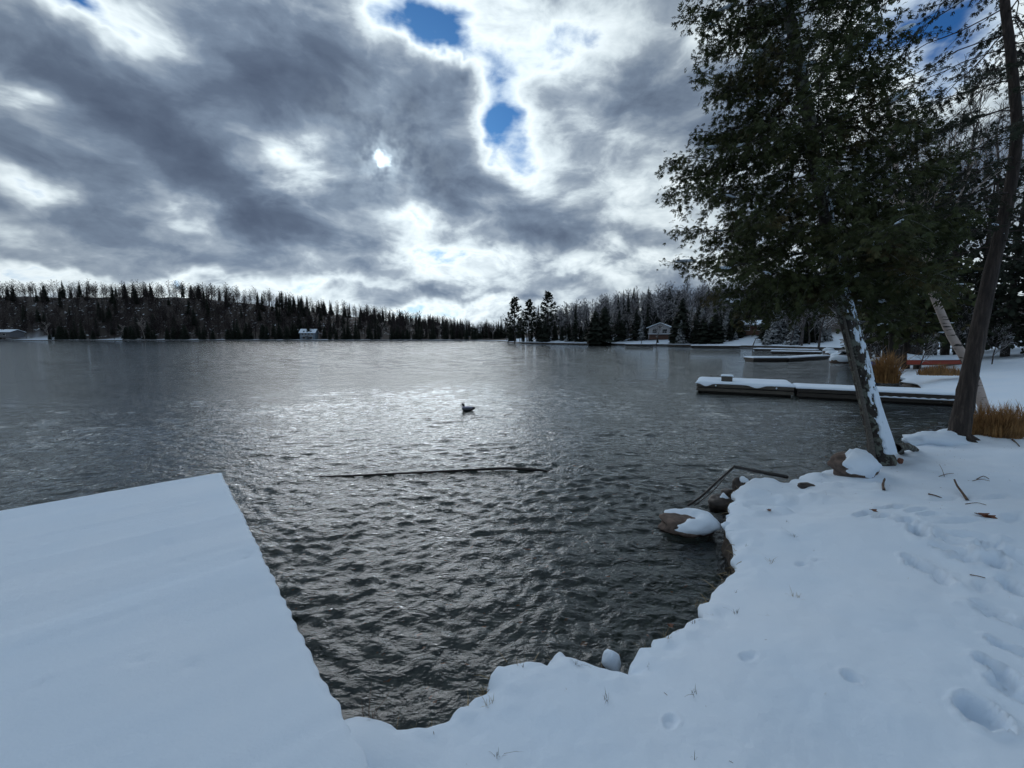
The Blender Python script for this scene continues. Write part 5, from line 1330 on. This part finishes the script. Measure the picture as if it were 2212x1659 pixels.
# ------------------------------------------------------------------ things on the shores
x, y = at_px(1712, 92); fb = thing('footbridge', 'small arched wooden footbridge on the snowy lawn', 'bridge', (x, y, ground_at(x, y)), .1)
xs = np.linspace(-1.8, 1.8, 13); arch = .5 * (1 - (xs / 1.8) ** 2)
for yy in (-.5, .5):
    q = MB(); add_tube(q, np.stack([xs, np.full(13, yy), arch + .9], -1), .05, 5); q.build('handrail', M_WETWOOD, fb)
    for k in range(0, 13, 3):
        q = MB(); add_tube(q, [(xs[k], yy, arch[k] - .1), (xs[k], yy, arch[k] + .9)], .045, 5); q.build('post', M_WETWOOD, fb)
for k in range(12):
    q = MB(); q.add(*box((xs[k] + xs[k + 1]) / 2, 0, (arch[k] + arch[k + 1]) / 2, .26, 1.1, .06)); q.build('plank', M_WOOD, fb, False)
x, y = at_px(1712, 92)
for k, (px_, Y_, lab) in enumerate([(1386, 117, 'dark pointed shrub on the snowy lawn below the chalet'), (1421, 117.5, 'taller dark shrub beside the pointed one below the chalet')]):
    far_tree('shrub', lab, spr_me[3], px_, Y_, .16 + .05 * k)
p = at_px(1628, 90); stick('leaning_board', [np.array([p[0] - .1, p[1], .2]), np.array([p[0] + .15, p[1], .9]), np.array([p[0] + .45, p[1], 1.7])], .12, 'weathered board leaning up from the end of the lawn', 'board', M_WOOD)
# stones and ledges of the rocky shore
for k, (px_, py_, s_) in enumerate([(1808, 772, .7), (1822, 768, .8), (1832, 775, .7), (1815, 781, .8), (1836, 781, .6), (1842, 770, .9), (1800, 765, .7), (1790, 760, .8)]):
    p = P(px_, py_, .1); rock('shore_rock', ('large' if s_ > .75 else 'small') + ' snow capped rock on the stony shore at the dock root', (p[0], p[1], .15), (s_, s_ * .8, s_ * .45), 30 + k, M_GRANITE, lambda x, y, z: z - .1, .12, k, 'rocks along the stony shore', (18, 10))
# overturned canoe
x, y = at_px(2036, 22.3); z0 = ground_at(x, y)
cn = thing('canoe', 'overturned red canoe under a thick pad of snow', 'canoe', (x, y, z0 + .12), R(12))
def hull(s_, zoff, lo):
    u = np.linspace(-1, 1, 25); a = np.linspace(0, math.pi, 13); V = []
    for ui in u:
        w_ = .44 * (1 - abs(ui) ** 2.6) + .02; hgt = .38 + .10 * abs(ui) ** 3
        for ai in a: V.append((2.2 * ui, math.cos(ai) * w_ * s_, max(lo, math.sin(ai) ** .8 * hgt * (s_)) + zoff))
    i = np.arange(25 * 13).reshape(25, 13); q = MB(); q.add(V, np.stack([i[:-1, :-1], i[:-1, 1:], i[1:, 1:], i[1:, :-1]], -1).reshape(-1, 4)); return q
hull(1.0, 0, 0).build('hull', paint('red_hull', (.30, .045, .025)), cn)
hull(1.03, .07, .17).build('snow_cover', M_SNOW, cn)
for yy in (-.43, .43):
    q = MB(); u = np.linspace(-1, 1, 25); add_tube(q, np.stack([2.2 * u, np.sign(yy) * (.45 * (1 - abs(u) ** 2.6) + .02), 0 * u], -1), .022, 5); q.build('gunwale', M_STICK, cn)
x, y = at_px(1898, 26.5); bl = thing('container', 'blue container half hidden behind the orange grass on the point', 'container', (x, y, ground_at(x, y)), .3)
q = MB(); q.add(*box(0, 0, .35, .55, .4, .7, .06)); q.build('tub', paint('blue_plastic', (.03, .10, .38)), bl)
q = MB(); q.add(*box(0, 0, .73, .6, .45, .07, .03)); q.build('lid', paint('pale_lid', (.55, .6, .5)), bl)
q = MB(); q.add(*box(0, 0, .80, .56, .42, .06, .03)); q.build('snow_cap', M_SNOW, bl)
# flurries in the air
r = np.random.default_rng(400); n = 260; q = MB(); Yf = r.uniform(2.5, 30, n); pxx = r.uniform(0, 2212, n); pyy = r.uniform(450, 1000, n)
pos = np.array([PD(a_, b_, c_) for a_, b_, c_ in zip(pxx, pyy, Yf)]); pos = pos[pos[:, 2] > 1.0]; n = len(pos)
scatter(q, BLOB_D, BLOB_F, pos, frames(r.normal(0, 1, (n, 3)) * (1, 1, .4), np.tile([0, 0, 1.], (n, 1))), r.uniform(.0025, .0045, n) * (pos[:, 1] / 6) ** .6)
tag(q.build('falling_snow', M_SNOW), 'sparse white snowflakes drifting through the air over the lake', 'snowflakes', kind='stuff')

# brush and saplings between the trunks on the right bank
for k, (px_, Y_, sc_, lab) in enumerate([(1906, 24.0, .20, 'snowy twiggy brush rising behind the orange grass on the point'), (1948, 25.5, .26, 'tangled brush between the cedar cluster trunks'), (1993, 21.0, .16, 'low snowy brush at the left end of the red canoe'), (2085, 24.5, .24, 'snowy brush between the birch and the brown trunk'),
                                       (2150, 20.5, .15, 'small twiggy brush on the open snow slope'), (1880, 28.0, .30, 'snow dusted brush at the waterline of the point'), (2025, 29.0, .42, 'thin bare sapling behind the red canoe'), (2065, 27.0, .38, 'thin bare sapling beside the leaning birch'), (1925, 30.0, .45, 'slender bare sapling behind the cedar cluster')]):
    far_tree('brush' if sc_ < .35 else 'sapling', lab, big_me[k % 2], px_, Y_, sc_)
